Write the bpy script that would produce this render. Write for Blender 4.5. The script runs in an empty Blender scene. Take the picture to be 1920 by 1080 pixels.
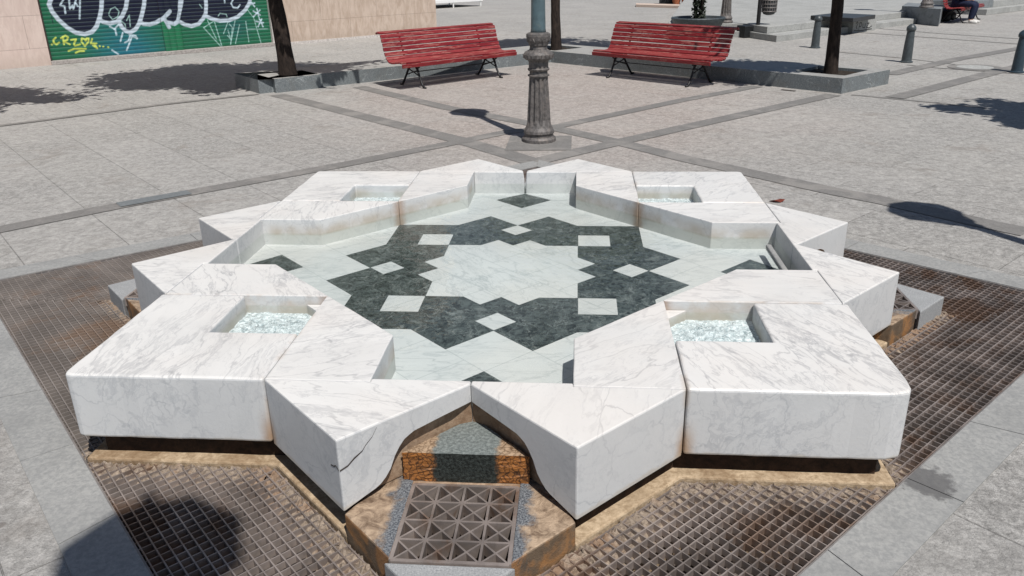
import bpy, bmesh, math, random
import numpy as np
from mathutils import Vector, Matrix
random.seed(7)
PI = math.pi
scene = bpy.context.scene
COL = scene.collection
S = 1.5                      # metres per module of the fountain (half the side of its central square)

# ------------------------------------------------------------------ camera
CX, CY, CZ = 0.24189633 * S, -2.60051899 * S, (0.920702285 + 0.25) * S
yaw, pitch, roll, FPX, VOFF = -0.0864730281, 0.368338529, -0.0201784965, 1469.81707, -43.7782893
fwd = Vector((math.sin(yaw) * math.cos(pitch), math.cos(yaw) * math.cos(pitch), -math.sin(pitch)))
rgt = Vector((math.cos(yaw), -math.sin(yaw), 0))
upv = rgt.cross(fwd)
R2 = rgt * math.cos(roll) + upv * math.sin(roll)
U2 = -rgt * math.sin(roll) + upv * math.cos(roll)
cam = bpy.data.cameras.new('camera')
cam.lens = 36 * FPX / 1920
cam.sensor_width = 36
cam.shift_y = VOFF / 1920
cam.clip_start = 0.05
cam.clip_end = 1000
camo = bpy.data.objects.new('camera', cam)
COL.objects.link(camo)
camo.matrix_world = Matrix(((R2.x, U2.x, -fwd.x, CX), (R2.y, U2.y, -fwd.y, CY), (R2.z, U2.z, -fwd.z, CZ), (0, 0, 0, 1)))
scene.camera = camo


def gp(u, v, z=0.0):
    """point of the plaza (height z) that was surveyed at u, v of the 1920 px photograph"""
    d = fwd + R2 * ((u - 960) / FPX) + U2 * ((540 - (v - VOFF)) / FPX)
    k = (z - CZ) / d.z
    return Vector((CX + k * d.x, CY + k * d.y, z))


# ------------------------------------------------------------------ light
world = bpy.data.worlds.new('World')
scene.world = world
world.use_nodes = True
wn = world.node_tree
bg = wn.nodes['Background']
sky = wn.nodes.new('ShaderNodeTexSky')
sky.sky_type = 'NISHITA'
sky.sun_disc = False
SUN_EL = math.radians(59)
SH = math.radians(119)                         # direction in which shadows fall, from +x
tosun = Vector((-math.cos(SH) * math.cos(SUN_EL), -math.sin(SH) * math.cos(SUN_EL), math.sin(SUN_EL)))
sky.sun_elevation = SUN_EL
sky.sun_rotation = math.atan2(tosun.x, tosun.y)
sky.altitude = 600
sky.air_density = 1.0
sky.dust_density = 0.8
wn.links.new(sky.outputs[0], bg.inputs[0])
bg.inputs[1].default_value = 0.066
sl = bpy.data.lights.new('sun', 'SUN')
sl.energy = 4.95
sl.angle = math.radians(0.53)
sl.color = (1.0, 0.972, 0.93)
slo = bpy.data.objects.new('sun', sl)
COL.objects.link(slo)
slo.location = (4, -6, 12)
slo.rotation_euler = (-tosun).to_track_quat('-Z', 'Y').to_euler()
scene.view_settings.view_transform = 'Standard'
scene.view_settings.look = 'None'
scene.view_settings.exposure = 0
scene.view_settings.gamma = 1


# ------------------------------------------------------------------ materials
class M:
    def __init__(s, name, rough=0.6, spec=0.3, metal=0.0):
        s.m = bpy.data.materials.new(name)
        s.m.use_nodes = True
        s.t = s.m.node_tree
        s.b = s.t.nodes['Principled BSDF']
        s.out = s.t.nodes['Material Output']
        s.b.inputs['Roughness'].default_value = rough
        s.b.inputs['Specular IOR Level'].default_value = spec
        s.b.inputs['Metallic'].default_value = metal
        s.tc = s.t.nodes.new('ShaderNodeTexCoord')
        s.co = s.tc.outputs['Object']

    def n(s, k, **kw):
        x = s.t.nodes.new('ShaderNode' + k)
        for a, v in kw.items():
            setattr(x, a, v)
        return x

    def L(s, a, b):
        s.t.links.new(a, b)

    def put(s, inp, v):
        if isinstance(v, (int, float)):
            inp.default_value = v
        elif isinstance(v, (tuple, list)):
            inp.default_value = tuple(v) + (1,) if len(v) == 3 and len(inp.default_value) == 4 else v
        else:
            s.L(v, inp)

    def math(s, op, a, b=0.0, c=0.0, clamp=False):
        x = s.n('Math', operation=op, use_clamp=clamp)
        s.put(x.inputs[0], a); s.put(x.inputs[1], b); s.put(x.inputs[2], c)
        return x.outputs[0]

    def vmath(s, op, a, b=(0, 0, 0)):
        x = s.n('VectorMath', operation=op)
        s.put(x.inputs[0], a); s.put(x.inputs[1], b)
        return x.outputs['Value'] if op in ('LENGTH', 'DISTANCE', 'DOT_PRODUCT') else x.outputs[0]

    def mapping(s, v, scale=(1, 1, 1), rot=(0, 0, 0), loc=(0, 0, 0)):
        x = s.n('Mapping')
        s.put(x.inputs[0], v)
        x.inputs['Scale'].default_value = scale
        x.inputs['Rotation'].default_value = rot
        x.inputs['Location'].default_value = loc
        return x.outputs[0]

    def noise(s, scale, detail=4, rough=0.55, dist=0.0, v=None, color=False):
        x = s.n('TexNoise')
        x.inputs['Scale'].default_value = scale
        x.inputs['Detail'].default_value = detail
        x.inputs['Roughness'].default_value = rough
        x.inputs['Distortion'].default_value = dist
        s.put(x.inputs['Vector'], s.co if v is None else v)
        return x.outputs[1 if color else 0]

    def voro(s, scale, feature='F1', v=None, rnd=1.0):
        x = s.n('TexVoronoi', feature=feature)
        x.inputs['Scale'].default_value = scale
        x.inputs['Randomness'].default_value = rnd
        s.put(x.inputs['Vector'], s.co if v is None else v)
        return x.outputs['Distance']

    def ramp(s, v, a, b, lo=0.0, hi=1.0):
        x = s.n('MapRange')
        x.interpolation_type = 'SMOOTHSTEP'
        s.put(x.inputs[0], v)
        x.inputs[1].default_value = a; x.inputs[2].default_value = b
        x.inputs[3].default_value = lo; x.inputs[4].default_value = hi
        return x.outputs[0]

    def mix(s, f, a, b, mode='MIX'):
        x = s.n('Mix', data_type='RGBA', blend_type=mode)
        s.put(x.inputs[0], f)
        s.put(x.inputs[6], a); s.put(x.inputs[7], b)
        return x.outputs[2]

    def xyz(s, v=None):
        x = s.n('SeparateXYZ')
        s.put(x.inputs[0], s.co if v is None else v)
        return x.outputs

    def color(s, c):
        s.put(s.b.inputs['Base Color'], c)

    def rough(s, v):
        s.put(s.b.inputs['Roughness'], v)

    def bump(s, h, strength=0.3, dist=0.01, prev=None):
        x = s.n('Bump')
        x.inputs['Strength'].default_value = strength
        x.inputs['Distance'].default_value = dist
        s.put(x.inputs['Height'], h)
        if prev is not None:
            s.L(prev, x.inputs['Normal'])
        s.L(x.outputs[0], s.b.inputs['Normal'])
        return x.outputs[0]


MAT = {}


def marble(name, base=(0.655, 0.64, 0.615), vein=(0.22, 0.225, 0.24), stain=True, wet=False):
    m = M(name, 0.42, 0.35)
    oi = m.n('ObjectInfo')
    off = m.math('MULTIPLY', oi.outputs['Random'], 37.0)
    cx = m.n('CombineXYZ')
    for i in range(3):
        m.L(off, cx.inputs[i])
    co = m.vmath('ADD', m.co, cx.outputs[0])
    rot = m.n('VectorRotate', rotation_type='Z_AXIS')
    m.L(co, rot.inputs['Vector'])
    m.L(m.math('MULTIPLY', oi.outputs['Random'], 19.0), rot.inputs['Angle'])
    co = rot.outputs[0]
    stretched = m.mapping(co, scale=(1.0, 0.30, 0.8))
    w = m.vmath('ADD', stretched, m.vmath('MULTIPLY', m.noise(3.5, 5, 0.6, 0, stretched, True), (0.28, 0.28, 0.28)))
    n1 = m.noise(3.6, 9, 0.60, 0.5, w)
    amt = m.math('ADD', 0.55, m.math('MULTIPLY', m.math('FRACT', m.math('MULTIPLY', oi.outputs['Random'], 7.3)), 0.65))
    v1 = m.ramp(m.math('ABSOLUTE', m.math('SUBTRACT', n1, 0.5)), 0.0, 0.022, 1, 0)
    n2 = m.noise(7.0, 8, 0.62, 0.7, w)
    v2 = m.ramp(m.math('ABSOLUTE', m.math('SUBTRACT', n2, 0.47)), 0.0, 0.020, 1, 0)
    cr = m.ramp(m.voro(7.0, 'DISTANCE_TO_EDGE', w), 0.0, 0.03, 1, 0)
    patch = m.ramp(m.noise(2.6, 4, 0.6, 0, co), 0.33, 0.58)
    cloud = m.ramp(m.noise(5.0, 6, 0.6, 0.6, w), 0.35, 0.75)
    c = m.mix(m.math('MULTIPLY', cloud, 0.50), base, [b * 0.84 for b in base])
    c = m.mix(m.math('MULTIPLY', m.math('MULTIPLY', m.math('MULTIPLY', v1, patch), 0.42), amt), c, vein)
    c = m.mix(m.math('MULTIPLY', m.math('MULTIPLY', m.math('MULTIPLY', v2, m.ramp(n1, 0.30, 0.5)), 0.34), amt), c, vein)
    c = m.mix(m.math('MULTIPLY', m.math('MULTIPLY', cr, m.ramp(n2, 0.40, 0.60)), 0.40), c, [q * 0.8 for q in vein])
    warm = m.ramp(m.noise(1.6, 3, 0.5), 0.42, 0.7)
    c = m.mix(m.math('MULTIPLY', warm, 0.26), c, (0.66, 0.585, 0.52))
    gs = m.math('MULTIPLY', m.ramp(m.noise(1.1, 5, 0.65, 0.6, co), 0.50, 0.70), 0.28)
    c = m.mix(gs, c, (0.50, 0.50, 0.485))
    n3 = m.noise(13.0, 7, 0.65, 0.9, w)
    v3 = m.ramp(m.math('ABSOLUTE', m.math('SUBTRACT', n3, 0.5)), 0.0, 0.018, 1, 0)
    c = m.mix(m.math('MULTIPLY', m.math('MULTIPLY', v3, m.ramp(m.noise(2.1, 3, 0.6, 0, co), 0.42, 0.6)), 0.22), c, vein)
    if not stain:
        br = m.n('TexBrick'); br.offset = 0.5
        br.inputs['Scale'].default_value = 1.0; br.inputs['Mortar Size'].default_value = 0.0022
        br.inputs['Brick Width'].default_value = 0.265; br.inputs['Row Height'].default_value = 0.265
        m.L(m.mapping(m.co, rot=(0, 0, PI / 4)), br.inputs['Vector'])
        c = m.mix(m.math('MULTIPLY', br.outputs['Fac'], 0.45), c, (0.25, 0.28, 0.28))
    h = m.math('ADD', m.noise(60, 4, 0.6), m.math('MULTIPLY', m.noise(9, 3), 0.8))
    geo = m.n('NewGeometry')
    if stain:
        o = m.xyz()
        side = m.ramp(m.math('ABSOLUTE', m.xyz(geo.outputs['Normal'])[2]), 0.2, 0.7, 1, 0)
        c = m.mix(m.math('MULTIPLY', side, 0.42), c, (0.42, 0.45, 0.48))  # shade of the upright faces painted into the colour as a grey-blue tint
        # lime and rust at the water line of the pool walls
        ax = m.math('ABSOLUTE', o[0]); ay = m.math('ABSOLUTE', o[1])
        cheb = m.math('MAXIMUM', ax, ay)
        inner = m.math('MULTIPLY', m.ramp(cheb, 1.40, 1.49, 1, 0), side)
        wl = m.math('MULTIPLY', m.ramp(o[2], 0.27, 0.283), m.ramp(o[2], 0.30, 0.365, 1, 0))
        wl = m.math('MULTIPLY', m.math('MULTIPLY', wl, inner), m.ramp(m.noise(6, 5), 0.3, 0.62))
        c = m.mix(m.math('MULTIPLY', wl, 0.7), c, (0.35, 0.295, 0.225))
        low = m.math('MULTIPLY', m.ramp(o[2], 0.275, 0.283, 1, 0), inner)
        c = m.mix(m.math('MULTIPLY', low, 0.35), c, (0.36, 0.38, 0.33))
        # rust runs at the re-entrant corners
        mx = m.math('MAXIMUM', ax, ay); mn = m.math('MINIMUM', ax, ay)
        cc = m.n('CombineXYZ'); m.L(mx, cc.inputs[0]); m.L(mn, cc.inputs[1])
        d = m.vmath('DISTANCE', cc.outputs[0], (1.5, 0.75, 0))
        d = m.math('ADD', d, m.math('MULTIPLY', m.noise(30, 4), 0.02))
        lowz = m.ramp(o[2], 0.13, 0.27, 1, 0)
        k = m.math('MULTIPLY', m.ramp(d, 0.012, 0.065, 1, 0), lowz)
        c = m.mix(m.math('MULTIPLY', k, 0.85), c, (0.33, 0.19, 0.09))
        cc2 = m.n('CombineXYZ'); m.L(mx, cc2.inputs[0]); m.L(mn, cc2.inputs[1])
        d3 = m.vmath('DISTANCE', cc2.outputs[0], (0.7425, 0.7425, 0))
        d4 = m.math('ADD', d3, m.math('MULTIPLY', m.noise(26, 5, 0.65), 0.05))
        k2 = m.math('MULTIPLY', m.ramp(d4, 0.03, 0.085, 1, 0), side)
        c = m.mix(m.math('MULTIPLY', k2, 0.6), c, (0.30, 0.17, 0.09))
        jt = m.math('MULTIPLY', m.ramp(m.math('ABSOLUTE', m.math('SUBTRACT', mn, 0.75)), 0.0, 0.022, 1, 0), m.ramp(m.noise(5, 5, 0.65), 0.46, 0.62))
        c = m.mix(m.math('MULTIPLY', jt, 0.45), c, (0.42, 0.33, 0.25))
        # grime close to the lower rim
        gr = m.math('MULTIPLY', m.ramp(m.math('ADD', o[2], m.math('MULTIPLY', m.noise(14, 4), 0.05)), 0.132, 0.15, 1, 0), side)
        c = m.mix(m.math('MULTIPLY', gr, 0.5), c, (0.42, 0.36, 0.28))
        pit = m.ramp(m.noise(75, 3, 0.7), 0.30, 0.36, 1, 0)
        c = m.mix(m.math('MULTIPLY', pit, 0.22), c, (0.40, 0.37, 0.34))
        m.rough(m.ramp(n1, 0.3, 0.7, 0.34, 0.52))
    m.color(c)
    m.bump(h, 0.16, 0.004)
    return m.m


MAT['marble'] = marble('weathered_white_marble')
MAT['floor_marble'] = marble('pool_floor_marble', base=(0.57, 0.572, 0.565), vein=(0.27, 0.30, 0.31), stain=False)


def green_marble():
    m = M('dark_green_marble', 0.45, 0.35)
    w = m.vmath('ADD', m.co, m.vmath('MULTIPLY', m.noise(9, 5, 0.6, 0, None, True), (0.12, 0.12, 0.12)))
    n = m.noise(26, 7, 0.72, 1.4, w)
    st = m.noise(16, 6, 0.65, 0.8, m.mapping(w, scale=(1, 0.4, 1), rot=(0, 0, 0.8)))
    c = m.mix(m.ramp(n, 0.36, 0.62), (0.010, 0.013, 0.013), (0.085, 0.10, 0.097))
    c = m.mix(m.math('MULTIPLY', m.ramp(st, 0.52, 0.72), 0.55), c, (0.21, 0.23, 0.22))
    v = m.ramp(m.math('ABSOLUTE', m.math('SUBTRACT', m.noise(5, 8, 0.6, 1.2, w), 0.5)), 0, 0.012, 1, 0)
    c = m.mix(m.math('MULTIPLY', v, 0.45), c, (0.34, 0.36, 0.34))
    m.color(c)
    return m.m


MAT['green'] = green_marble()


def water_mat(name, bumps, foam=0.0, tint=(0.945, 0.98, 0.978)):
    m = M(name)
    t = m.n('BsdfTransparent'); t.inputs[0].default_value = tint + (1,)
    g = m.n('BsdfGlossy'); g.inputs['Roughness'].default_value = 0.04
    f = m.n('Fresnel'); f.inputs['IOR'].default_value = 1.33
    b = m.n('Bump'); b.inputs['Strength'].default_value = 0.22 if not foam else 1.0
    b.inputs['Distance'].default_value = 0.012 if not foam else 0.016
    h = m.math('ADD', m.noise(bumps, 3, 0.5, 0.4), m.math('MULTIPLY', m.noise(34, 3, 0.6, 0.6), m.ramp(m.noise(1.3, 2), 0.45, 0.62, 0.0, 0.6))) if not foam else m.noise(bumps, 5, 0.68, 1.6)
    m.L(h, b.inputs['Height'])
    m.L(b.outputs[0], g.inputs['Normal']); m.L(b.outputs[0], f.inputs['Normal'])
    mx = m.n('MixShader')
    m.L(f.outputs[0], mx.inputs[0]); m.L(t.outputs[0], mx.inputs[1]); m.L(g.outputs[0], mx.inputs[2])
    last = mx.outputs[0]
    if foam:
        d = m.n('BsdfPrincipled')
        d.inputs['Roughness'].default_value = 0.12
        fc = m.mix(m.ramp(m.noise(42, 6, 0.72, 1.4), 0.33, 0.60), (0.33, 0.40, 0.42), (0.90, 0.93, 0.94))
        m.L(fc, d.inputs['Base Color'])
        m.L(b.outputs[0], d.inputs['Normal'])
        mm = m.n('MixShader')
        fac = m.ramp(m.math('ADD', m.noise(20, 4, 0.6, 2.2), m.math('MULTIPLY', m.noise(7, 2), 0.3)), 0.40, 0.60)
        m.L(m.math('ADD', m.math('MULTIPLY', fac, 0.60), 0.38), mm.inputs[0]); m.L(last, mm.inputs[1]); m.L(d.outputs[0], mm.inputs[2])
        last = mm.outputs[0]
    m.L(last, m.out.inputs['Surface'])
    return m.m


MAT['water'] = water_mat('clear_pool_water', 9.0)
MAT['basin_water'] = water_mat('rippling_basin_water', 45.0)
MAT['froth'] = water_mat('bubbling_water', 26.0, foam=1.0)


def pavement():
    m = M('bush_hammered_granite', 0.85, 0.2)
    r = m.mapping(m.co, rot=(0, 0, PI / 4))
    br = m.n('TexBrick')
    br.offset = 0.5
    br.inputs['Scale'].default_value = 1.0
    br.inputs['Mortar Size'].default_value = 0.003
    br.inputs['Mortar Smooth'].default_value = 0.3
    br.inputs['Brick Width'].default_value = 1.05
    br.inputs['Row Height'].default_value = 0.62
    br.inputs['Color1'].default_value = (0.35, 0.35, 0.35, 1)
    br.inputs['Color2'].default_value = (0.65, 0.65, 0.65, 1)
    m.L(r, br.inputs['Vector'])
    o = m.xyz()
    # pinker stone round the lamp, greyer towards the sides
    dist = m.vmath('DISTANCE', m.vmath('MULTIPLY', m.co, (1, 0.75, 1)), (0.1, 5.2, 0))
    pink = m.ramp(m.math('ADD', dist, m.math('MULTIPLY', m.noise(0.7, 3), 2.2)), 2.6, 5.2, 1, 0)
    base = m.mix(pink, (0.335, 0.323, 0.305), (0.365, 0.315, 0.285))
    sp = m.noise(70, 5, 0.75, 0.5)
    sp2 = m.noise(24, 5, 0.7, 0.8)
    sp3 = m.noise(160, 2, 0.7)
    c = m.mix(m.ramp(m.noise(32, 4, 0.7, 0.8), 0.35, 0.65), [0.45] * 3, [1.40] * 3)
    c = m.mix(0.5, c, m.mix(m.ramp(sp3, 0.3, 0.7), [0.55] * 3, [1.3] * 3))
    base = m.mix(1.0, base, c, 'MULTIPLY')
    base = m.mix(m.math('MULTIPLY', m.ramp(sp2, 0.45, 0.65), 0.35), base, (0.26, 0.245, 0.23))
    base = m.mix(m.math('MULTIPLY', m.math('SUBTRACT', br.outputs['Color'], 0.35), 0.75), base, (0.43, 0.41, 0.39))
    big = m.ramp(m.noise(0.55, 5, 0.6, 0.4), 0.35, 0.7)
    base = m.mix(m.math('MULTIPLY', big, 0.30), base, (0.43, 0.41, 0.38))
    st = m.math('MULTIPLY', m.ramp(m.noise(1.7, 6, 0.65, 0.5), 0.55, 0.72), 0.40)
    base = m.mix(st, base, (0.20, 0.17, 0.145))
    mot = m.ramp(m.noise(11, 5, 0.7, 0.6), 0.32, 0.68)
    base = m.mix(1.0, base, m.mix(mot, [0.84] * 3, [1.13] * 3), 'MULTIPLY')
    st2 = m.math('MULTIPLY', m.ramp(m.noise(5.5, 6, 0.7, 0.8), 0.56, 0.70), 0.28)
    base = m.mix(st2, base, (0.22, 0.205, 0.185))
    spots = m.math('MULTIPLY', m.ramp(m.voro(2.3), 0.035, 0.055, 1, 0), 0.55)
    base = m.mix(spots, base, (0.12, 0.10, 0.09))
    base = m.mix(m.math('MULTIPLY', br.outputs['Fac'], m.ramp(m.vmath('LENGTH', m.co), 2.6, 4.5, 0.48, 0.13)), base, (0.13, 0.12, 0.11))
    m.color(base)
    h = m.math('ADD', m.math('MULTIPLY', sp, 1.0), m.math('MULTIPLY', br.outputs['Fac'], -2.0))
    m.bump(h, 0.9, 0.010)
    return m.m


MAT['pave'] = pavement()


def stone(name, c1, c2, scale=60, rough=0.7, bump=0.25, stain=None, amt=0.5, vscale=None, spec=0.25):
    m = M(name, rough, spec)
    v = m.mapping(m.co, scale=vscale) if vscale else m.co
    a = m.noise(scale, 5, 0.7, 0.3, v)
    b = m.noise(scale / 12, 5, 0.6, 0.6, v)
    c = m.mix(m.ramp(a, 0.3, 0.7), c1, c2)
    c = m.mix(m.math('MULTIPLY', m.ramp(b, 0.35, 0.7), 0.4), c, [0.5 * (x + y) * 0.75 for x, y in zip(c1, c2)])
    if stain:
        s_ = m.ramp(m.noise(scale / 20, 6, 0.65, 0.8, v), 0.48, 0.62)
        c = m.mix(m.math('MULTIPLY', s_, amt), c, stain)
    m.color(c)
    if bump:
        m.bump(m.math('ADD', a, b), bump, 0.006)
    return m.m


MAT['band'] = stone('smooth_grey_paving_band', (0.155, 0.148, 0.14), (0.22, 0.21, 0.198), 45, 0.7, 0.15, (0.29, 0.27, 0.25), 0.5)
MAT['strip'] = stone('grey_kerb_slab', (0.235, 0.235, 0.23), (0.33, 0.325, 0.31), 55, 0.75, 0.25, (0.22, 0.22, 0.22), 0.5)


def strip_mat():
    m = M('grey_kerb_slab_with_damp_stain', 0.75, 0.25)
    n = m.noise(55, 5, 0.7, 0.3); n2 = m.noise(4.5, 5, 0.6, 0.6)
    c = m.mix(m.ramp(n, 0.3, 0.7), (0.225, 0.225, 0.22), (0.325, 0.32, 0.305))
    c = m.mix(m.math('MULTIPLY', m.ramp(n2, 0.4, 0.7), 0.45), c, (0.20, 0.20, 0.195))
    q = gp(1738, 905)
    d = m.vmath('DISTANCE', m.co, (q.x, q.y, 0.0))
    d = m.math('ADD', d, m.math('MULTIPLY', m.math('SUBTRACT', m.noise(18, 6, 0.7), 0.5), 0.16))
    k = m.ramp(d, 0.075, 0.105, 1, 0)
    c = m.mix(m.math('MULTIPLY', k, 0.72), c, (0.085, 0.08, 0.078))
    m.color(c)
    m.rough(m.ramp(k, 0, 1, 0.75, 0.4))
    m.bump(m.math('ADD', n, n2), 0.25, 0.006)
    return m.m


MAT['strip_pit'] = strip_mat()
MAT['blue_slab'] = stone('bluish_slate_slab', (0.13, 0.145, 0.15), (0.19, 0.20, 0.205), 45, 0.6, 0.15)
MAT['wall_granite'] = stone('grey_blue_granite_kerb', (0.15, 0.165, 0.175), (0.27, 0.285, 0.29), 70, 0.6, 0.15, (0.11, 0.12, 0.12), 0.6)
MAT['step_stone'] = stone('pale_step_granite', (0.27, 0.27, 0.26), (0.42, 0.42, 0.40), 30, 0.8, 0.15, (0.22, 0.22, 0.21), 0.4)
MAT['soil'] = stone('dark_soil', (0.015, 0.012, 0.01), (0.05, 0.038, 0.028), 40, 0.95, 0.8)
MAT['bark'] = stone('dark_bark', (0.010, 0.007, 0.006), (0.040, 0.028, 0.022), 30, 0.9, 0.9, (0.10, 0.075, 0.06), 0.25, (1, 1, 0.3))
MAT['dark_rust'] = stone('rust_stained_footing', (0.015, 0.009, 0.006), (0.055, 0.03, 0.018), 25, 0.85, 0.6)
MAT['pit'] = stone('damp_basin_bottom', (0.07, 0.055, 0.047), (0.17, 0.14, 0.125), 14, 0.7, 0.5, (0.22, 0.12, 0.06), 0.7)
MAT['ledge'] = stone('lime_crusted_ledge', (0.27, 0.19, 0.115), (0.52, 0.40, 0.27), 40, 0.85, 0.8, (0.17, 0.10, 0.05), 0.6)
MAT['crust'] = stone('lime_crust', (0.12, 0.09, 0.068), (0.36, 0.29, 0.225), 60, 0.8, 0.9, (0.24, 0.14, 0.08), 0.6)
MAT['lining'] = stone('brown_mineral_lining', (0.23, 0.15, 0.095), (0.43, 0.315, 0.22), 35, 0.7, 0.7, (0.16, 0.09, 0.05), 0.55)
MAT['granite'] = stone('light_speckled_granite', (0.20, 0.205, 0.21), (0.40, 0.40, 0.395), 170, 0.6, 0.2)
MAT['terracotta'] = stone('terracotta', (0.35, 0.11, 0.05), (0.45, 0.16, 0.08), 20, 0.8, 0.1)
MAT['black_top'] = stone('black_polished_slab', (0.02, 0.022, 0.025), (0.06, 0.062, 0.065), 60, 0.4, 0.05)
MAT['cladding'] = stone('tmp', (0.5, 0.4, 0.33), (0.6, 0.48, 0.4), 20)


def plain(name, c, rough=0.5, metal=0.0, spec=0.4, var=0.25, scale=25, bump=0.0, rust=None, ramt=0.5):
    m = M(name, rough, spec, metal)
    a = m.noise(scale, 5, 0.65, 0.4)
    col = m.mix(m.ramp(a, 0.3, 0.7), [x * (1 - var) for x in c], [min(1, x * (1 + var)) for x in c])
    if rust:
        col = m.mix(m.math('MULTIPLY', m.ramp(m.noise(scale * 0.45, 6, 0.7, 0.8), 0.5, 0.64), ramt), col, rust)
    m.color(col)
    if bump:
        m.bump(a, bump, 0.004)
    return m.m


MAT['iron'] = plain('black_cast_iron', (0.018, 0.017, 0.018), 0.45, 0.3)
MAT['lamp_grey'] = plain('weathered_grey_iron', (0.115, 0.105, 0.10), 0.6, 0.15, 0.4, 0.40, 30, 0.4, (0.21, 0.18, 0.16), 0.6)
MAT['lamp_green'] = plain('grey_green_painted_iron', (0.075, 0.115, 0.13), 0.4, 0.1, 0.5, 0.2, 12, 0.1, (0.11, 0.14, 0.14), 0.5)
MAT['bollard'] = plain('grey_painted_bollard', (0.055, 0.065, 0.070), 0.45, 0.1, 0.5, 0.25, 20, 0.1)
MAT['bollard_blue'] = plain('slate_blue_painted_bollard', (0.028, 0.048, 0.065), 0.4, 0.1, 0.5, 0.2, 20, 0.1)
MAT['glass'] = plain('frosted_lamp_glass', (0.55, 0.56, 0.52), 0.2, 0, 0.5, 0.05)
MAT['grate'] = plain('rusty_galvanised_grating', (0.285, 0.24, 0.215), 0.42, 0.4, 0.4, 0.35, 5, 0.1, (0.17, 0.095, 0.055), 0.75)
MAT['grate_rust'] = plain('brown_rust_stained_grating', (0.235, 0.205, 0.185), 0.6, 0.2, 0.4, 0.28, 2.6, 0.1, (0.23, 0.145, 0.095), 0.75)
MAT['grate_frame'] = plain('grating_frame_steel', (0.22, 0.20, 0.19), 0.55, 0.3, 0.4, 0.25, 10)
MAT['black_plastic'] = plain('black_plastic', (0.012, 0.013, 0.014), 0.5)
MAT['bin_grey'] = plain('dark_grey_wire_bin', (0.05, 0.052, 0.055), 0.5, 0.2)
MAT['white_metal'] = plain('white_painted_metal', (0.75, 0.75, 0.74), 0.45, 0, 0.4, 0.06)
MAT['navy'] = plain('navy_cotton', (0.015, 0.02, 0.045), 0.85, 0, 0.2, 0.3, 30)
MAT['white_cloth'] = plain('white_cotton', (0.72, 0.74, 0.80), 0.85, 0, 0.2, 0.08)
MAT['skin'] = plain('skin', (0.46, 0.27, 0.19), 0.55, 0, 0.3, 0.06)
MAT['hair'] = plain('dark_hair', (0.02, 0.014, 0.01), 0.6)
MAT['shoe'] = plain('pale_shoe_leather', (0.55, 0.53, 0.50), 0.6)
MAT['crack'] = plain('dark_crack', (0.05, 0.04, 0.035), 0.9)
MAT['jamb'] = plain('pale_door_jamb', (0.52, 0.48, 0.45), 0.6)
MAT['threshold'] = plain('grey_threshold', (0.33, 0.30, 0.28), 0.7, var=0.25)
MAT['red_brown'] = plain('dried_leaf_red', (0.16, 0.035, 0.02), 0.8)
MAT['stainspot'] = stone('damp_stain', (0.13, 0.125, 0.12), (0.19, 0.18, 0.17), 60, 0.5, 0.1)


def red_wood():
    m = M('worn_red_paint', 0.5, 0.4)
    oi = m.n('ObjectInfo')
    cx = m.n('CombineXYZ')
    m.L(m.math('MULTIPLY', oi.outputs['Random'], 31.0), cx.inputs[2])
    co = m.vmath('ADD', m.co, cx.outputs[0])
    v = m.mapping(co, scale=(1.0, 9, 9))
    a = m.noise(5, 6, 0.7, 0.6, v)
    c = m.mix(m.ramp(m.noise(1.8, 4, 0.6, 0, v), 0.35, 0.7), (0.145, 0.005, 0.010), (0.235, 0.016, 0.021))
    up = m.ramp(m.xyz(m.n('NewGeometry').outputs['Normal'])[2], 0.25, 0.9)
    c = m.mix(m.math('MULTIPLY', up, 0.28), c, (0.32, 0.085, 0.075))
    c = m.mix(m.math('MULTIPLY', m.ramp(a, 0.52, 0.60), 0.45), c, (0.42, 0.20, 0.16))
    c = m.mix(m.math('MULTIPLY', m.ramp(a, 0.36, 0.30), 0.6), c, (0.10, 0.02, 0.02))
    m.color(c)
    m.bump(a, 0.3, 0.004)
    return m.m


MAT['red'] = red_wood()
MAT['red_plain'] = plain('bright_red_paint', (0.42, 0.02, 0.02), 0.5, var=0.15)


def leaf_mat(name, a, b):
    m = M(name, 0.55, 0.3)
    oi = m.n('NewGeometry')
    c = m.mix(m.ramp(m.noise(2.5, 3), 0.35, 0.65), a, b)
    c = m.mix(m.math('MULTIPLY', oi.outputs['Random Per Island'], 0.5), c, [x * 0.5 for x in a])
    m.color(c)
    return m.m


MAT['dark_leaf'] = leaf_mat('dark_shrub_leaf', (0.012, 0.018, 0.010), (0.022, 0.03, 0.016))
MAT['leaf'] = leaf_mat('plane_tree_leaf', (0.045, 0.09, 0.02), (0.08, 0.13, 0.035))


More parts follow.
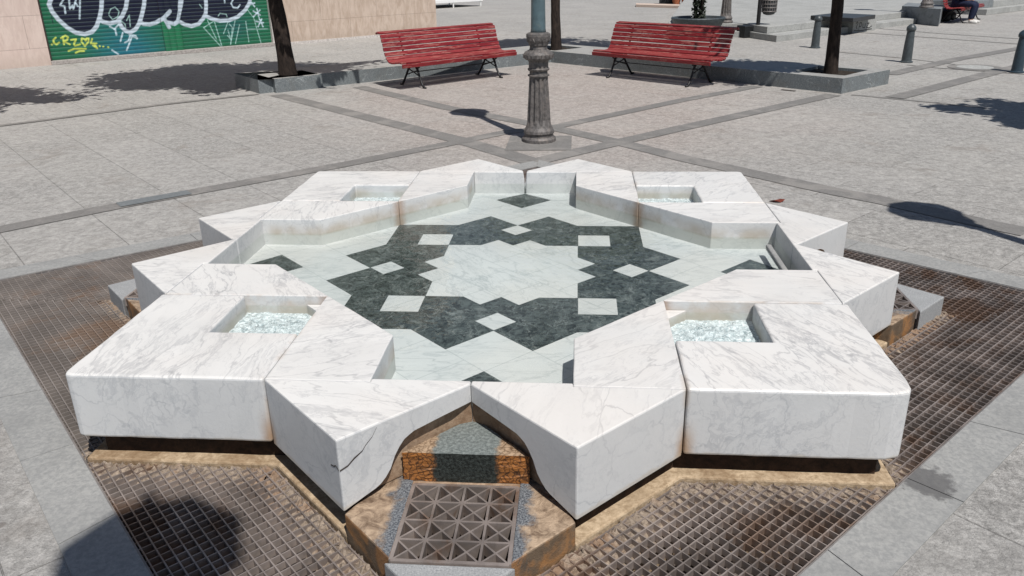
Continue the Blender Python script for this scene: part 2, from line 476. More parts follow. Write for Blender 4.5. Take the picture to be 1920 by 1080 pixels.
def cladding(name, c1, c2, dark, w, h):
    m = M(name, 0.55, 0.3)
    # stone slabs: x along the wall, z up (object space of the building)
    o = m.xyz()
    cc = m.n('CombineXYZ')
    m.L(o[0], cc.inputs[0]); m.L(o[2], cc.inputs[1])
    br = m.n('TexBrick')
    br.inputs['Scale'].default_value = 1.0
    br.inputs['Brick Width'].default_value = w
    br.inputs['Row Height'].default_value = h
    br.inputs['Mortar Size'].default_value = 0.004
    br.inputs['Color1'].default_value = (0.2, 0.2, 0.2, 1)
    br.inputs['Color2'].default_value = (0.8, 0.8, 0.8, 1)
    m.L(m.vmath('ADD', cc.outputs[0], (0.32, 0.28, 0)), br.inputs['Vector'])
    n = m.noise(5, 7, 0.65, 0.6, m.mapping(m.co, scale=(1.6, 1, 0.5)))
    c = m.mix(m.ramp(n, 0.3, 0.7), c1, c2)
    c = m.mix(m.math('MULTIPLY', br.outputs['Color'], 0.25), c, [x * 0.85 for x in c1])
    c = m.mix(m.math('MULTIPLY', m.ramp(m.noise(9, 6, 0.7, 1, m.mapping(m.co, scale=(2, 1, 0.4))), 0.52, 0.68), 0.4), c, dark)
    c = m.mix(m.math('MULTIPLY', m.ramp(o[2], 0.0, 0.35, 1, 0), 0.3), c, (0.30, 0.24, 0.19))
    c = m.mix(m.math('MULTIPLY', br.outputs['Fac'], 0.6), c, (0.16, 0.12, 0.10))
    m.color(c)
    m.bump(m.math('ADD', n, m.math('MULTIPLY', br.outputs['Fac'], -1.5)), 0.2, 0.004)
    return m.m


MAT['clad_pink'] = cladding('pinkish_limestone_cladding', (0.56, 0.44, 0.39), (0.66, 0.54, 0.48), (0.46, 0.36, 0.31), 1.25, 0.62)
MAT['clad_tan'] = cladding('streaked_tan_travertine', (0.44, 0.34, 0.27), (0.60, 0.49, 0.41), (0.34, 0.25, 0.18), 1.6, 0.80)


def painted_shutter():
    m = M('graffiti_painted_shutter', 0.45, 0.35)
    a = m.n('VertexColor', layer_name='paint')
    o = m.xyz()
    grime = m.ramp(m.noise(8, 5, 0.6), 0.35, 0.7)
    c = m.mix(m.math('MULTIPLY', grime, 0.2), a.outputs[0], (0.02, 0.03, 0.03))
    fr = m.math('FRACT', m.math('MULTIPLY', o[2], 1 / 0.078))
    seam = m.math('MULTIPLY', m.ramp(fr, 0.0, 0.12, 1, 0), 0.6)
    c = m.mix(seam, c, (0.008, 0.012, 0.014))
    hi = m.math('MULTIPLY', m.ramp(fr, 0.80, 0.96), 0.14)  # highlight along each slat, painted into the colour
    c = m.mix(hi, c, (0.45, 0.6, 0.55))
    m.color(c)
    return m.m


MAT['shutter'] = painted_shutter()


def spout_stone():
    """dark wet stone in the middle, orange lime crust to both sides; u = distance from the axis of the spout"""
    m = M('rust_crusted_spout_stone', 0.6, 0.35)
    o = m.xyz()
    mn = m.math('MINIMUM', m.math('ABSOLUTE', o[0]), m.math('ABSOLUTE', o[1]))
    mn = m.math('ADD', mn, m.math('MULTIPLY', m.math('SUBTRACT', m.noise(22, 5, 0.65), 0.5), 0.06))
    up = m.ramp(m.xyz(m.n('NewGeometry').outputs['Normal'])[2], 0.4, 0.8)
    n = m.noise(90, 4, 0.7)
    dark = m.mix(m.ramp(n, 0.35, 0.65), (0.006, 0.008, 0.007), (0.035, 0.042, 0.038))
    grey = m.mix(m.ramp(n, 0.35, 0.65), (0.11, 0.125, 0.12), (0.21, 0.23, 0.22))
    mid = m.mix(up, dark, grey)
    wv = m.vmath('ADD', m.co, m.vmath('MULTIPLY', m.noise(25, 4, 0.6, 0, None, True), (0.05, 0.05, 0.05)))
    n2 = m.math('MULTIPLY', m.math('ADD', m.noise(24, 6, 0.7, 0.3), m.ramp(m.voro(48, 'DISTANCE_TO_EDGE', wv), 0.0, 0.16, 0.34, 0.62)), 0.5)
    orange = m.mix(m.ramp(n2, 0.35, 0.65), (0.05, 0.022, 0.010), (0.36, 0.14, 0.035))
    tan = m.mix(m.ramp(n2, 0.35, 0.65), (0.13, 0.08, 0.045), (0.42, 0.30, 0.20))
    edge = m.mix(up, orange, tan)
    m.color(m.mix(m.ramp(mn, 0.098, 0.122), mid, edge))
    m.bump(n2, 0.7, 0.008)
    return m.m


MAT['spout'] = spout_stone()


def block_stone():
    m = M('crusted_granite_block', 0.7, 0.3)
    n = m.noise(150, 3, 0.7)
    gran = m.mix(m.ramp(n, 0.35, 0.68), (0.05, 0.055, 0.065), (0.23, 0.24, 0.25))
    n2 = m.noise(22, 6, 0.65, 0.8)
    tan = m.mix(m.ramp(n2, 0.3, 0.7), (0.13, 0.085, 0.055), (0.44, 0.325, 0.225))
    o = m.xyz()
    mn = m.math('MINIMUM', m.math('ABSOLUTE', o[0]), m.math('ABSOLUTE', o[1]))
    q = m.math('ADD', mn, m.math('MULTIPLY', m.math('SUBTRACT', m.noise(9, 6, 0.65), 0.5), 0.20))
    k = m.ramp(q, 0.205, 0.245)
    side = m.ramp(m.math('ABSOLUTE', m.xyz(m.n('NewGeometry').outputs['Normal'])[2]), 0.3, 0.7, 1, 0)
    rust = m.mix(m.ramp(m.noise(10, 5, 0.6, 0.8), 0.4, 0.62), (0.10, 0.07, 0.045), (0.30, 0.14, 0.045))
    c = m.mix(k, gran, tan)
    c = m.mix(m.math('MULTIPLY', side, 0.85), c, rust)
    m.color(c)
    m.bump(m.math('ADD', n2, n), 0.6, 0.006)
    return m.m


MAT['block'] = block_stone()


# ------------------------------------------------------------------ mesh helpers
def tag(o, label=None, cat=None, group=None, kind=None):
    if label: o['label'] = label
    if cat: o['category'] = cat
    if group: o['group'] = group
    if kind: o['kind'] = kind
    return o


def finish(name, bm, mat, parent=None, smooth=False, bevel=0.0, seg=2, mats=None):
    if bevel:
        bmesh.ops.recalc_face_normals(bm, faces=bm.faces)
        es = [e for e in bm.edges if len(e.link_faces) == 2 and e.calc_face_angle(0) > 0.5]
        bmesh.ops.bevel(bm, geom=es, offset=bevel, segments=seg, profile=0.5, affect='EDGES', clamp_overlap=True)
    bmesh.ops.recalc_face_normals(bm, faces=bm.faces)
    me = bpy.data.meshes.new(name)
    bm.to_mesh(me)
    bm.free()
    for mm in (mats or [mat]):
        me.materials.append(MAT[mm] if isinstance(mm, str) else mm)
    if smooth:
        for p in me.polygons:
            p.use_smooth = True
    o = bpy.data.objects.new(name, me)
    COL.objects.link(o)
    if parent:
        o.parent = parent
    return o


def empty(name, loc=(0, 0, 0), rz=0, **kw):
    o = bpy.data.objects.new(name, None)
    COL.objects.link(o)
    o.location = loc
    o.rotation_euler = (0, 0, rz)
    o.empty_display_size = 0.2
    return tag(o, **kw)


def copy_tree(o, parent=None):
    c = o.copy()
    COL.objects.link(c)
    c.parent = parent
    for ch in list(o.children):
        copy_tree(ch, c)
    return c


def box(bm, x0, x1, y0, y1, z0, z1, M_=None):
    vs = [bm.verts.new(v) for v in ((x0, y0, z0), (x1, y0, z0), (x1, y1, z0), (x0, y1, z0), (x0, y0, z1), (x1, y0, z1), (x1, y1, z1), (x0, y1, z1))]
    for f in ((0, 3, 2, 1), (4, 5, 6, 7), (0, 1, 5, 4), (1, 2, 6, 5), (2, 3, 7, 6), (3, 0, 4, 7)):
        bm.faces.new([vs[i] for i in f])
    if M_ is not None:
        for v in vs:
            v.co = M_ @ v.co
    return vs


def prism(bm, pts, z0, z1):
    """closed prism over a polygon given counter-clockwise"""
    a = [bm.verts.new((p[0], p[1], z0)) for p in pts]
    b = [bm.verts.new((p[0], p[1], z1)) for p in pts]
    n = len(pts)
    bm.faces.new(b)
    bm.faces.new(a[::-1])
    for i in range(n):
        bm.faces.new((a[i], a[(i + 1) % n], b[(i + 1) % n], b[i]))


def sheet_holes(bm, outer, holes, z, depth=None, bottom=False):
    loops = []
    edges = []
    for lp in [outer] + holes:
        vs = [bm.verts.new((p[0], p[1], z)) for p in lp]
        loops.append(vs)
        for i in range(len(vs)):
            edges.append(bm.edges.new((vs[i], vs[(i + 1) % len(vs)])))
    r = bmesh.ops.triangle_fill(bm, use_beauty=True, use_dissolve=False, edges=edges)
    for f in [g for g in r['geom'] if isinstance(g, bmesh.types.BMFace)]:
        f.normal_update()
        if f.normal.z < 0:
            f.normal_flip()
    if depth is not None:
        for vs in loops:
            lo = [bm.verts.new((v.co.x, v.co.y, z - depth)) for v in vs]
            for i in range(len(vs)):
                j = (i + 1) % len(vs)
                bm.faces.new((vs[i], vs[j], lo[j], lo[i]))


def lathe(bm, prof, seg=24, c=(0, 0), flute=None):
    rings = []
    for r, z in prof:
        ring = []
        for i in range(seg):
            a = 2 * PI * i / seg
            rr = r
            if flute and flute[0] <= z <= flute[1]:
                rr = r * (1 - 0.17 * (0.5 + 0.5 * math.cos(a * flute[2])))
            ring.append(bm.verts.new((c[0] + rr * math.cos(a), c[1] + rr * math.sin(a), z)))
        rings.append(ring)
    for a, b in zip(rings, rings[1:]):
        for i in range(seg):
            j = (i + 1) % seg
            bm.faces.new((a[i], a[j], b[j], b[i]))
    bm.faces.new(rings[0][::-1])
    bm.faces.new(rings[-1])


def tube(bm, pts, rad, seg=8, cap=True):
    pts = [Vector(p) for p in pts]
    n = len(pts)
    rs = rad if isinstance(rad, (list, tuple)) else [rad] * n
    rings = []
    ref = Vector((0, 0, 1))
    for i, p in enumerate(pts):
        d = (pts[min(i + 1, n - 1)] - pts[max(i - 1, 0)]).normalized()
        if abs(d.dot(ref)) > 0.95:
            rf = Vector((1, 0, 0))
        else:
            rf = ref
        u = d.cross(rf).normalized()
        w = d.cross(u)
        rings.append([bm.verts.new(p + (u * math.cos(2 * PI * k / seg) + w * math.sin(2 * PI * k / seg)) * rs[i]) for k in range(seg)])
    for a, b in zip(rings, rings[1:]):
        for k in range(seg):
            j = (k + 1) % seg
            bm.faces.new((a[k], a[j], b[j], b[k]))
    if cap:
        bm.faces.new(rings[0][::-1])
        bm.faces.new(rings[-1])


def ribbon(bm, pts, width, z, zf=None):
    """flat strip of constant width along a polyline on the ground"""
    P = [Vector((p[0], p[1])) for p in pts]
    L_, R_ = [], []
    for i, p in enumerate(P):
        d = (P[min(i + 1, len(P) - 1)] - P[max(i - 1, 0)]).normalized()
        n_ = Vector((-d.y, d.x)) * width / 2
        L_.append(bm.verts.new((p.x + n_.x, p.y + n_.y, z)))
        R_.append(bm.verts.new((p.x - n_.x, p.y - n_.y, z)))
    for i in range(len(P) - 1):
        bm.faces.new((R_[i], R_[i + 1], L_[i + 1], L_[i]))


def rot4(pts, k):
    out = []
    for x, y in pts:
        for _ in range(k):
            x, y = -y, x
        out.append((x, y))
    return out


# ------------------------------------------------------------------ plaza ground
def inter(p, d, q, e):
    k = ((q[0] - p[0]) * e[1] - (q[1] - p[1]) * e[0]) / (d[0] * e[1] - d[1] * e[0])
    return (p[0] + d[0] * k, p[1] + d[1] * k)


def offset_poly(P, d):
    """outward offset (d > 0) of a counter-clockwise polygon"""
    n = len(P); out = []
    for i in range(n):
        a, b, c = P[i - 1], P[i], P[(i + 1) % n]
        d1 = Vector((b[0] - a[0], b[1] - a[1])).normalized(); d2 = Vector((c[0] - b[0], c[1] - b[1])).normalized()
        n1 = (d1.y, -d1.x); n2 = (d2.y, -d2.x)
        if abs(d1.x * d2.y - d1.y * d2.x) < 1e-4:
            out.append((b[0] + n1[0] * d, b[1] + n1[1] * d)); continue
        out.append(inter((a[0] + n1[0] * d, a[1] + n1[1] * d), d1, (b[0] + n2[0] * d, b[1] + n2[1] * d), d2))
    return out


PIT = [(-3.23, 0.21), (0.0, -3.015), (3.115, 0.105), (2.09, 0.97), (0.0, 3.12), (-2.24, 1.02)]
R0 = 170
bm = bmesh.new()
sheet_holes(bm, [(-R0, -R0), (R0, -R0), (R0, R0), (-R0, R0)], [PIT], 0.0)
tag(finish('plaza_pavement', bm, 'pave'), kind='structure')
bm = bmesh.new()                                   # walls and bottom of the pit under the gratings
lo = [bm.verts.new((p[0], p[1], -0.34)) for p in PIT]
hi = [bm.verts.new((p[0], p[1], -0.001)) for p in PIT]
for i in range(len(PIT)):
    j = (i + 1) % len(PIT)
    bm.faces.new((lo[i], lo[j], hi[j], hi[i]))
bm.faces.new(lo)
tag(finish('drain_pit', bm, 'pit'), kind='structure')

# slabs bordering the pit
bm = bmesh.new()
OUT = offset_poly(PIT, 0.185)
for i in range(len(PIT)):
    j = (i + 1) % len(PIT)
    a, b, c, d = [Vector(q) for q in (PIT[i], PIT[j], OUT[j], OUT[i])]
    n = max(1, round((b - a).length / 0.55))
    for k in range(n):
        t0, t1 = k / n, (k + 1) / n
        g = 0.002 / (b - a).length
        t0 += g; t1 -= g
        q = [a.lerp(b, t0), a.lerp(b, t1), d.lerp(c, t1), d.lerp(c, t0)]
        dz = random.uniform(0, 0.0015)
        prism(bm, [(v.x, v.y) for v in q][::-1] if (q[1] - q[0]).cross(q[2] - q[1]) < 0 else [(v.x, v.y) for v in q], -0.03, 0.005 + dz)
tag(finish('paving_kerb_strip', bm, 'strip_pit'), kind='structure')

# smooth grey bands laid in the pavement
BANDS = [
    [(520, 178), (640, 208), (873, 266), (1000, 304)],
    [(673, 163), (837, 202), (1037, 240), (1160, 267), (1280, 297), (1567, 360), (1657, 377), (1847, 420), (1925, 436)],
    [(-30, 437), (60, 419), (230, 385), (355, 362), (640, 310), (857, 267), (950, 248), (1037, 239), (1280, 188), (1420, 162)],
    [(1003, 304), (1160, 267), (1280, 240), (1563, 178)],
    [(1667, 140), (1790, 112), (1900, 93), (1990, 74)],
    [(1677, 184), (1860, 137), (1960, 113)],
    [(-30, 240), (60, 229), (300, 197), (484, 177)],
]
for i, b in enumerate(BANDS):
    bm = bmesh.new()
    ribbon(bm, [gp(*q) for q in b], (0.24, 0.22, 0.19, 0.22, 0.25, 0.25, 0.12)[i], 0.004 + 0.0006 * i)
    tag(finish('paving_band', bm, 'band'), kind='structure')
for b, w in (([(1597, 178), (1753, 193), (1850, 203)], 0.07), ([(1555, 96), (1700, 110), (1790, 121)], 0.06),
             ([(1640, 53), (1760, 63), (1910, 73)], 0.06), ([(1610, 61), (1760, 72), (1910, 83)], 0.06), ([(1700, 122), (1760, 128), (1925, 140)], 0.05)):
    bm = bmesh.new()
    ribbon(bm, [gp(*q) for q in b], w, 0.0035 + 0.0004 * len(bpy.data.meshes) % 0.003)
    tag(finish('paving_joint', bm, 'band'), kind='structure')
bm = bmesh.new()                                   # bluish slab in the left band
ribbon(bm, [gp(222, 386), gp(355, 362)], 0.15, 0.0105)
tag(finish('slate_paving_slab', bm, 'blue_slab'), kind='structure')
bm = bmesh.new()
for x0, x1, y0, y1 in ((-0.35, 0.31, 3.77, 3.95), (-0.35, -0.02, 3.953, 4.44), (-0.017, 0.31, 3.953, 4.44)):
    box(bm, x0, x1, y0, y1, -0.02, 0.012)
tag(finish('lamp_plinth_slab', bm, 'band'), kind='structure')
# round manhole in the far band
c = gp(1828, 127)
bm = bmesh.new()
lathe(bm, [(0.40, 0.0), (0.40, 0.009)], 40, (c.x, c.y))
mo = finish('manhole_cover', bm, 'band')
tag(mo, 'round pale manhole cover set in the paving between two bollards', 'manhole cover')
bm = bmesh.new()
lathe(bm, [(0.27, 0.0095), (0.27, 0.012)], 40, (c.x, c.y))
finish('lid', bm, 'step_stone', mo)
bm = bmesh.new()
box(bm, -0.10, 0.10, -0.025, 0.025, 0.0, 0.008)
c = gp(1478, 170)
o = finish('drain_slot', bm, 'crack'); o.location = (c.x, c.y, 0); o.rotation_euler.z = -0.7
tag(o, 'small dark drain slot in the paving in front of the right kerb wall', 'drain')

lf = [(1457, 379, 0.05), (1462, 381, 0.03), (1550, 384, 0.02)]
for u, v, r in lf[:1]:
    c = gp(u, v)
    bm = bmesh.new()
    vs = [bm.verts.new((c.x + r * math.cos(a) * (1 + 0.4 * math.sin(3 * a)), c.y + 0.5 * r * math.sin(a), 0.012 + 0.010 * math.sin(2 * a))) for a in [2 * PI * i / 12 for i in range(12)]]
    bm.faces.new(vs)
    tag(finish('fallen_leaf', bm, 'red_brown'), 'dried dark red leaf lying on the paving behind the fountain', 'leaf')

# ------------------------------------------------------------------ fountain
FT = empty('fountain', (0, 0, 0), label='low white marble star shaped fountain with a shallow inlaid pool and four corner basins', cat='fountain')
ZT, ZB, ZW, ZF = 0.375, 0.106, 0.288, 0.2165
E_, HW, Y1 = 1.4775, 0.36, 1.125
TIP = 1.871


def rot(v, k):
    x, y = v[0], v[1]
    for _ in range(k):
        x, y = -y, x
    return (x, y) + tuple(v[2:])


def mirror(P):
    return [(-p[0],) + tuple(p[1:]) for p in P][::-1]


ARCH = [(0, 0.303), (0.087, 0.296), (0.166, 0.288), (0.196, 0.269), (0.218, 0.225), (0.235, 0.172), (0.263, 0.139), (0.306, 0.124), (0.3536, 0.106)]
ARCH = [(u * 1.5, z) for u, z in ARCH]


def arch_z(u):
    for (a, za), (b, zb) in zip(ARCH, ARCH[1:]):
        if u <= b:
            t = (u - a) / (b - a)
            return za + (zb - za) * t
    return ARCH[-1][1]


def point_stone(k, sgn, broken=False):
    bm = bmesh.new()
    g = 0.0012 if not broken else 0.020
    gb = 0.0012 if not broken else 0.004
    def mk(x, y, z):
        return bm.verts.new(rot((x * sgn, y, z), k))
    top = [mk(g * (1.8 if broken else 1), -1.5, ZT), mk(0.375, -TIP, ZT), mk(0.7485, -1.5, ZT), mk(0.36, -1.5, ZT), mk(0.36, -E_, ZT), mk(g * 0.6 if broken else g, -E_, ZT)]
    N = 26
    A, C, D = [], [], []
    L_ = math.hypot(0.375, TIP - 1.5)
    for j in range(N):
        u = L_ * j / N
        x = max(gb, 0.375 * j / N); y = -1.5 - (TIP - 1.5) * j / N
        z = arch_z(u * 0.5303 / L_)
        dep = min(0.052, 0.014 + 0.40 * u) * min(1, (L_ - u) / 0.12)
        A.append(mk(x, y, z)); C.append(mk(x, y + dep, z - 0.004)); D.append(mk(x, y + dep + 0.0005, ZB))
    tb = mk(0.375, -TIP, ZB)
    b2, b3, b4, b5 = mk(0.7485, -1.5, ZB), mk(0.36, -1.5, ZB), mk(0.36, -E_, ZB), mk(gb, -E_, ZB)
    F = bm.faces.new
    TE = [top[0]] + [mk(top_x, -1.5 - (TIP - 1.5) * j / N, ZT) for j, top_x in [(j, 0.375 * j / N) for j in range(1, N)]] + [top[1]]
    F(TE + top[2:])
    for j in range(N):
        F((TE[j], TE[j + 1], A[j + 1] if j + 1 < N else tb, A[j]))
    F((top[1], top[2], b2, tb)); F((top[2], top[3], b3, b2)); F((top[3], top[4], b4, b3)); F((top[4], top[5], b5, b4))
    F((top[5], top[0], A[0], C[0], D[0], b5))
    lin = []
    for j in range(N - 1):
        lin.append(F((A[j], A[j + 1], C[j + 1], C[j])))
        lin.append(F((C[j], C[j + 1], D[j + 1], D[j])))
    lin.append(F((A[-1], tb, C[-1])))
    lin.append(F((C[-1], tb, D[-1])))
    for f in lin:
        f.material_index = 1
    F(D + [tb, b2, b3, b4, b5])
    bmesh.ops.recalc_face_normals(bm, faces=bm.faces)
    es = [e for e in bm.edges if all(v.co.z > ZT - 1e-4 for v in e.verts) or (abs(e.verts[0].co.z - e.verts[1].co.z) > 0.1 and e.calc_face_angle(0) > 0.6 and not any(f.material_index for f in e.link_faces) and not (abs(e.verts[0].co.z - ZT) < 1e-4 and 0.01 < 0))]
    bmesh.ops.bevel(bm, geom=es, offset=0.006, segments=2, profile=0.5, affect='EDGES', clamp_overlap=True)
    return finish('point_stone', bm, 'marble', FT, mats=['marble', 'lining'])


RIM = [(0.3605, -1.4975), (0.748, -1.4975), (0.748, -0.750), (0.7415, -0.7435), (0.3605, -Y1)]
CORNER = [(0.752, -1.5), (1.47, -1.5), (1.493, -1.493), (1.5, -1.47), (1.5, -0.752), (1.125, -0.752), (1.125, -1.125), (0.752, -1.125)]
def densify(P, step=0.075, jit=0.0013):
    out = []
    for i in range(len(P)):
        a, b = P[i], P[(i + 1) % len(P)]
        L_ = math.hypot(b[0] - a[0], b[1] - a[1])
        n = max(1, int(L_ / step))
        out.append(a)
        for j in range(1, n):
            t = j / n
            q = random.uniform(-jit, jit)
            out.append((a[0] + (b[0] - a[0]) * t - (b[1] - a[1]) / L_ * q, a[1] + (b[1] - a[1]) * t + (b[0] - a[0]) / L_ * q))
    return out


for k in range(4):
    for sgn in (1, -1):
        point_stone(k, sgn, broken=(k == 2))
        P = RIM if sgn == 1 else mirror(RIM)
        bm = bmesh.new()
        prism(bm, [rot(p, k) for p in densify(P)], ZB, ZT - random.uniform(0, 0.0015))
        finish('rim_stone', bm, 'marble', FT, bevel=0.0055)
    bm = bmesh.new()
    CP = CORNER if k else CORNER[:1] + [(1.425, -1.5), (1.478, -1.484), (1.493, -1.455), (1.5, -1.40)] + CORNER[4:]
    if k == 0: CP = [(p[0] * (1.013 if p[0] > 1.42 else 1), p[1]) for p in CP]
    if k == 3: CP = [(p[0], p[1] * (1.010 if p[1] < -1.42 else 1)) for p in CP]
    prism(bm, [rot(p, k) for p in densify(CP, 0.06, 0.002)], ZB, ZT)
    # worn, slightly uneven arrises
    finish('corner_stone', bm, 'marble', FT, bevel=0.011, seg=3)
    # corner basin
    q = [rot(p, k) for p in ((0.74, -0.74), (0.74, -1.13), (1.13, -1.13), (1.13, -0.74))]
    bm = bmesh.new()
    bm.faces.new([bm.verts.new((p[0], p[1], 0.19)) for p in q])
    bf = finish('basin_floor', bm, 'floor_marble', FT)
    bm = bmesh.new()
    prism(bm, [rot(p, k) for p in ((0.75, -0.75), (0.75, -0.845), (0.845, -0.75))], 0.19, 0.332)
    finish('basin_step', bm, 'marble', FT, bevel=0.003)
    bm = bmesh.new()
    G = 40
    rr = np.random.RandomState(k)
    hx = rr.rand(G + 1, G + 1)
    hs = (hx + np.roll(hx, 1, 0) + np.roll(hx, 1, 1) + np.roll(hx, -1, 0) + np.roll(hx, -1, 1)) / 5
    V = [[None] * (G + 1) for _ in range(G + 1)]
    for i in range(G + 1):
        for j in range(G + 1):
            x = 0.745 + 0.385 * i / G; y = -0.745 - 0.385 * j / G
            r = math.hypot(x - 0.94, y + 0.95)
            z = 0.286 + 0.018 * (hs[i][j] - 0.5) * 2 * max(0.25, 1.1 - r * 3.4) + 0.018 * math.exp(-(r / 0.09) ** 2)
            V[i][j] = bm.verts.new(rot((x, y, z), k))
    for i in range(G):
        for j in range(G):
            bm.faces.new((V[i][j], V[i + 1][j], V[i + 1][j + 1], V[i][j + 1]))
    finish('bubbling_water', bm, 'froth', FT, smooth=True)
    bm = bmesh.new()
    bm.faces.new([bm.verts.new(rot((x, y, 0.322), k)) for x, y in ((0.744, -0.744), (0.744, -1.131), (1.131, -1.131), (1.131, -0.744))])
    finish('basin_water', bm, 'basin_water', FT)
    if k in (0, 3):
     bm = bmesh.new()
     c = rot((0.93, -1.085), k) if k != 3 else rot((0.90 + 0.19, -0.93), k)
     lathe(bm, [(0.011, 0.2), (0.016, 0.300), (0.017, 0.312), (0.010, 0.3205)], 12, c)
     finish('nozzle', bm, 'black_plastic', FT, smooth=True)
    # spout under the re-entrant corner
    bm = bmesh.new()
    prism(bm, [rot(p, k) for p in ((0, -1.458), (-0.216, -1.688), (0.216, -1.688))], 0.098, 0.212)
    bmesh.ops.subdivide_edges(bm, edges=bm.edges, cuts=14, use_grid_fill=True)
    bmesh.ops.triangulate(bm, faces=[f for f in bm.faces if len(f.verts) > 4])
    for v in bm.verts:
        w_ = min(abs(v.co.x), abs(v.co.y))
        v.co += Vector((random.uniform(-1, 1), random.uniform(-1, 1), random.uniform(-1, 1))) * (0.0018 if w_ > 0.11 else 0.0006)
    sp = finish('spout_stone', bm, 'spout', FT)
    bm = bmesh.new()
    prism(bm, [rot(p, k) for p in ((-0.185, -1.45), (-0.185, -1.703), (0.185, -1.703), (0.185, -1.45))], -0.3, 0.0965)
    finish('spout_sill', bm, 'lining', sp)
    for sgn in (1, -1):
        P = [(0.183, -1.5), (0.183, -2.066), (0.374, -1.877), (0.30, -1.72), (0.30, -1.5)]
        if sgn < 0: P = mirror(P)
        bm = bmesh.new()
        prism(bm, [rot(p, k) for p in P], -0.34, 0.1005)
        finish('side_block', bm, 'block', FT, bevel=0.006)
    bm = bmesh.new()
    prism(bm, [rot(p, k) for p in ((-0.198, -2.078), (0, -2.276), (0.198, -2.078))], -0.34, 0.094)
    finish('tip_block', bm, 'granite', FT, bevel=0.006)
    # cast spout grating, four by four squares crossed by diagonals
    bm = bmesh.new()
    x0, x1, y0, y1 = -0.178, 0.178, -2.070, -1.706
    nx = ny = 4
    def bar(a, b, w, zt, dep):
        a = Vector(a); b = Vector(b)
        d = (b - a).normalized(); n = Vector((-d.y, d.x)) * w / 2
        prism(bm, [rot((q.x, q.y), k) for q in (a - n, b - n, b + n, a + n)], zt - dep, zt)
    for i in range(nx + 1):
        x = x0 + (x1 - x0) * i / nx
        bar((x, y0), (x, y1), 0.008 if i % nx else 0.012, 0.0985, 0.05)
    for i in range(ny + 1):
        y = y0 + (y1 - y0) * i / ny
        bar((x0, y), (x1, y), 0.008 if i % ny else 0.012, 0.0978, 0.05)
    for i in range(nx):
        for j in range(ny):
            ax, ay = x0 + (x1 - x0) * i / nx, y0 + (y1 - y0) * j / ny
            bx, by = x0 + (x1 - x0) * (i + 1) / nx, y0 + (y1 - y0) * (j + 1) / ny
            bar((ax, ay), (bx, by), 0.006, 0.0970, 0.042)
            bar((ax, by), (bx, ay), 0.006, 0.0964, 0.042)
    finish('spout_grating', bm, 'grate', FT)

# pool floor with its star inlay
POOL = []
for k in range(4):
    POOL += [rot(p, k) for p in ((-HW, -Y1), (-HW, -E_), (HW, -E_), (HW, -Y1))]
bm = bmesh.new()
prism(bm, offset_poly(POOL, 0.004), 0.12, ZF)
pf = finish('pool_floor', bm, 'floor_marble', FT)


def star(s, t=0.25):
    P = []
    for k in range(4):
        P += [rot((x * s, y * s), k) for x, y in ((-1, -1), (-0.5, -1), (-t, -1 - t), (0, -1), (t, -1 - t), (0.5, -1))]
    return P


bm = bmesh.new()
prism(bm, star(0.75), ZF - 0.002, ZF + 0.0015)
di = finish('dark_star_inlay', bm, 'green', pf)
bm = bmesh.new()
prism(bm, star(0.375), ZF, ZF + 0.003)
finish('white_star_inlay', bm, 'floor_marble', pf)
for k in range(4):
    for P in ([(0, -0.748), (-0.094, -0.656), (0, -0.5625), (0.094, -0.656)][::-1], [(0.378, -0.378), (0.378, -0.5625), (0.5625, -0.5625), (0.5625, -0.378)]):
        bm = bmesh.new()
        prism(bm, [rot(p, k) for p in P], ZF, ZF + 0.003)
        finish('white_square_inlay', bm, 'floor_marble', pf)
    bm = bmesh.new()
    prism(bm, [rot(p, k) for p in ((0, -1.470), (0.1875, -1.3125), (0, -1.125), (-0.1875, -1.3125))], ZF - 0.002, ZF + 0.0015)
    finish('dark_diamond_inlay', bm, 'green', pf)
bm = bmesh.new()
vs = [bm.verts.new((p[0], p[1], ZW)) for p in offset_poly(POOL, 0.001)]
bm.faces.new(vs)
finish('pool_water', bm, 'water', FT)
# dark metal overflow plates on the side walls of the arms
for (x, y0, y1, sx) in ((HW - 0.004, -1.44, -1.30, 0),):
    bm = bmesh.new()
    box(bm, 0.30, HW - 0.002, -E_ + 0.004, -1.36, ZF + 0.002, 0.272)
    finish('overflow_box', bm, 'green', FT, bevel=0.003)
bm = bmesh.new()
box(bm, 1.395, 1.425, -0.30, 0.22, 0.272, 0.297)
finish('overflow_pipe', bm, 'strip', FT, bevel=0.008)

# footing and ledge
OUTL = []
for k in range(4):
    OUTL += [rot(p, k) for p in ((-1.5, -1.5), (-0.75, -1.5), (-0.375, -TIP), (0, -1.5), (0.375, -TIP), (0.75, -1.5))]
bm = bmesh.new()
prism(bm, offset_poly(OUTL, -0.055), -0.34, ZB - 0.001)
finish('footing', bm, 'dark_rust', FT)
bm = bmesh.new()
prism(bm, offset_poly(OUTL, 0.001), -0.34, 0.012)
finish('ledge', bm, 'ledge', FT, bevel=0.008)

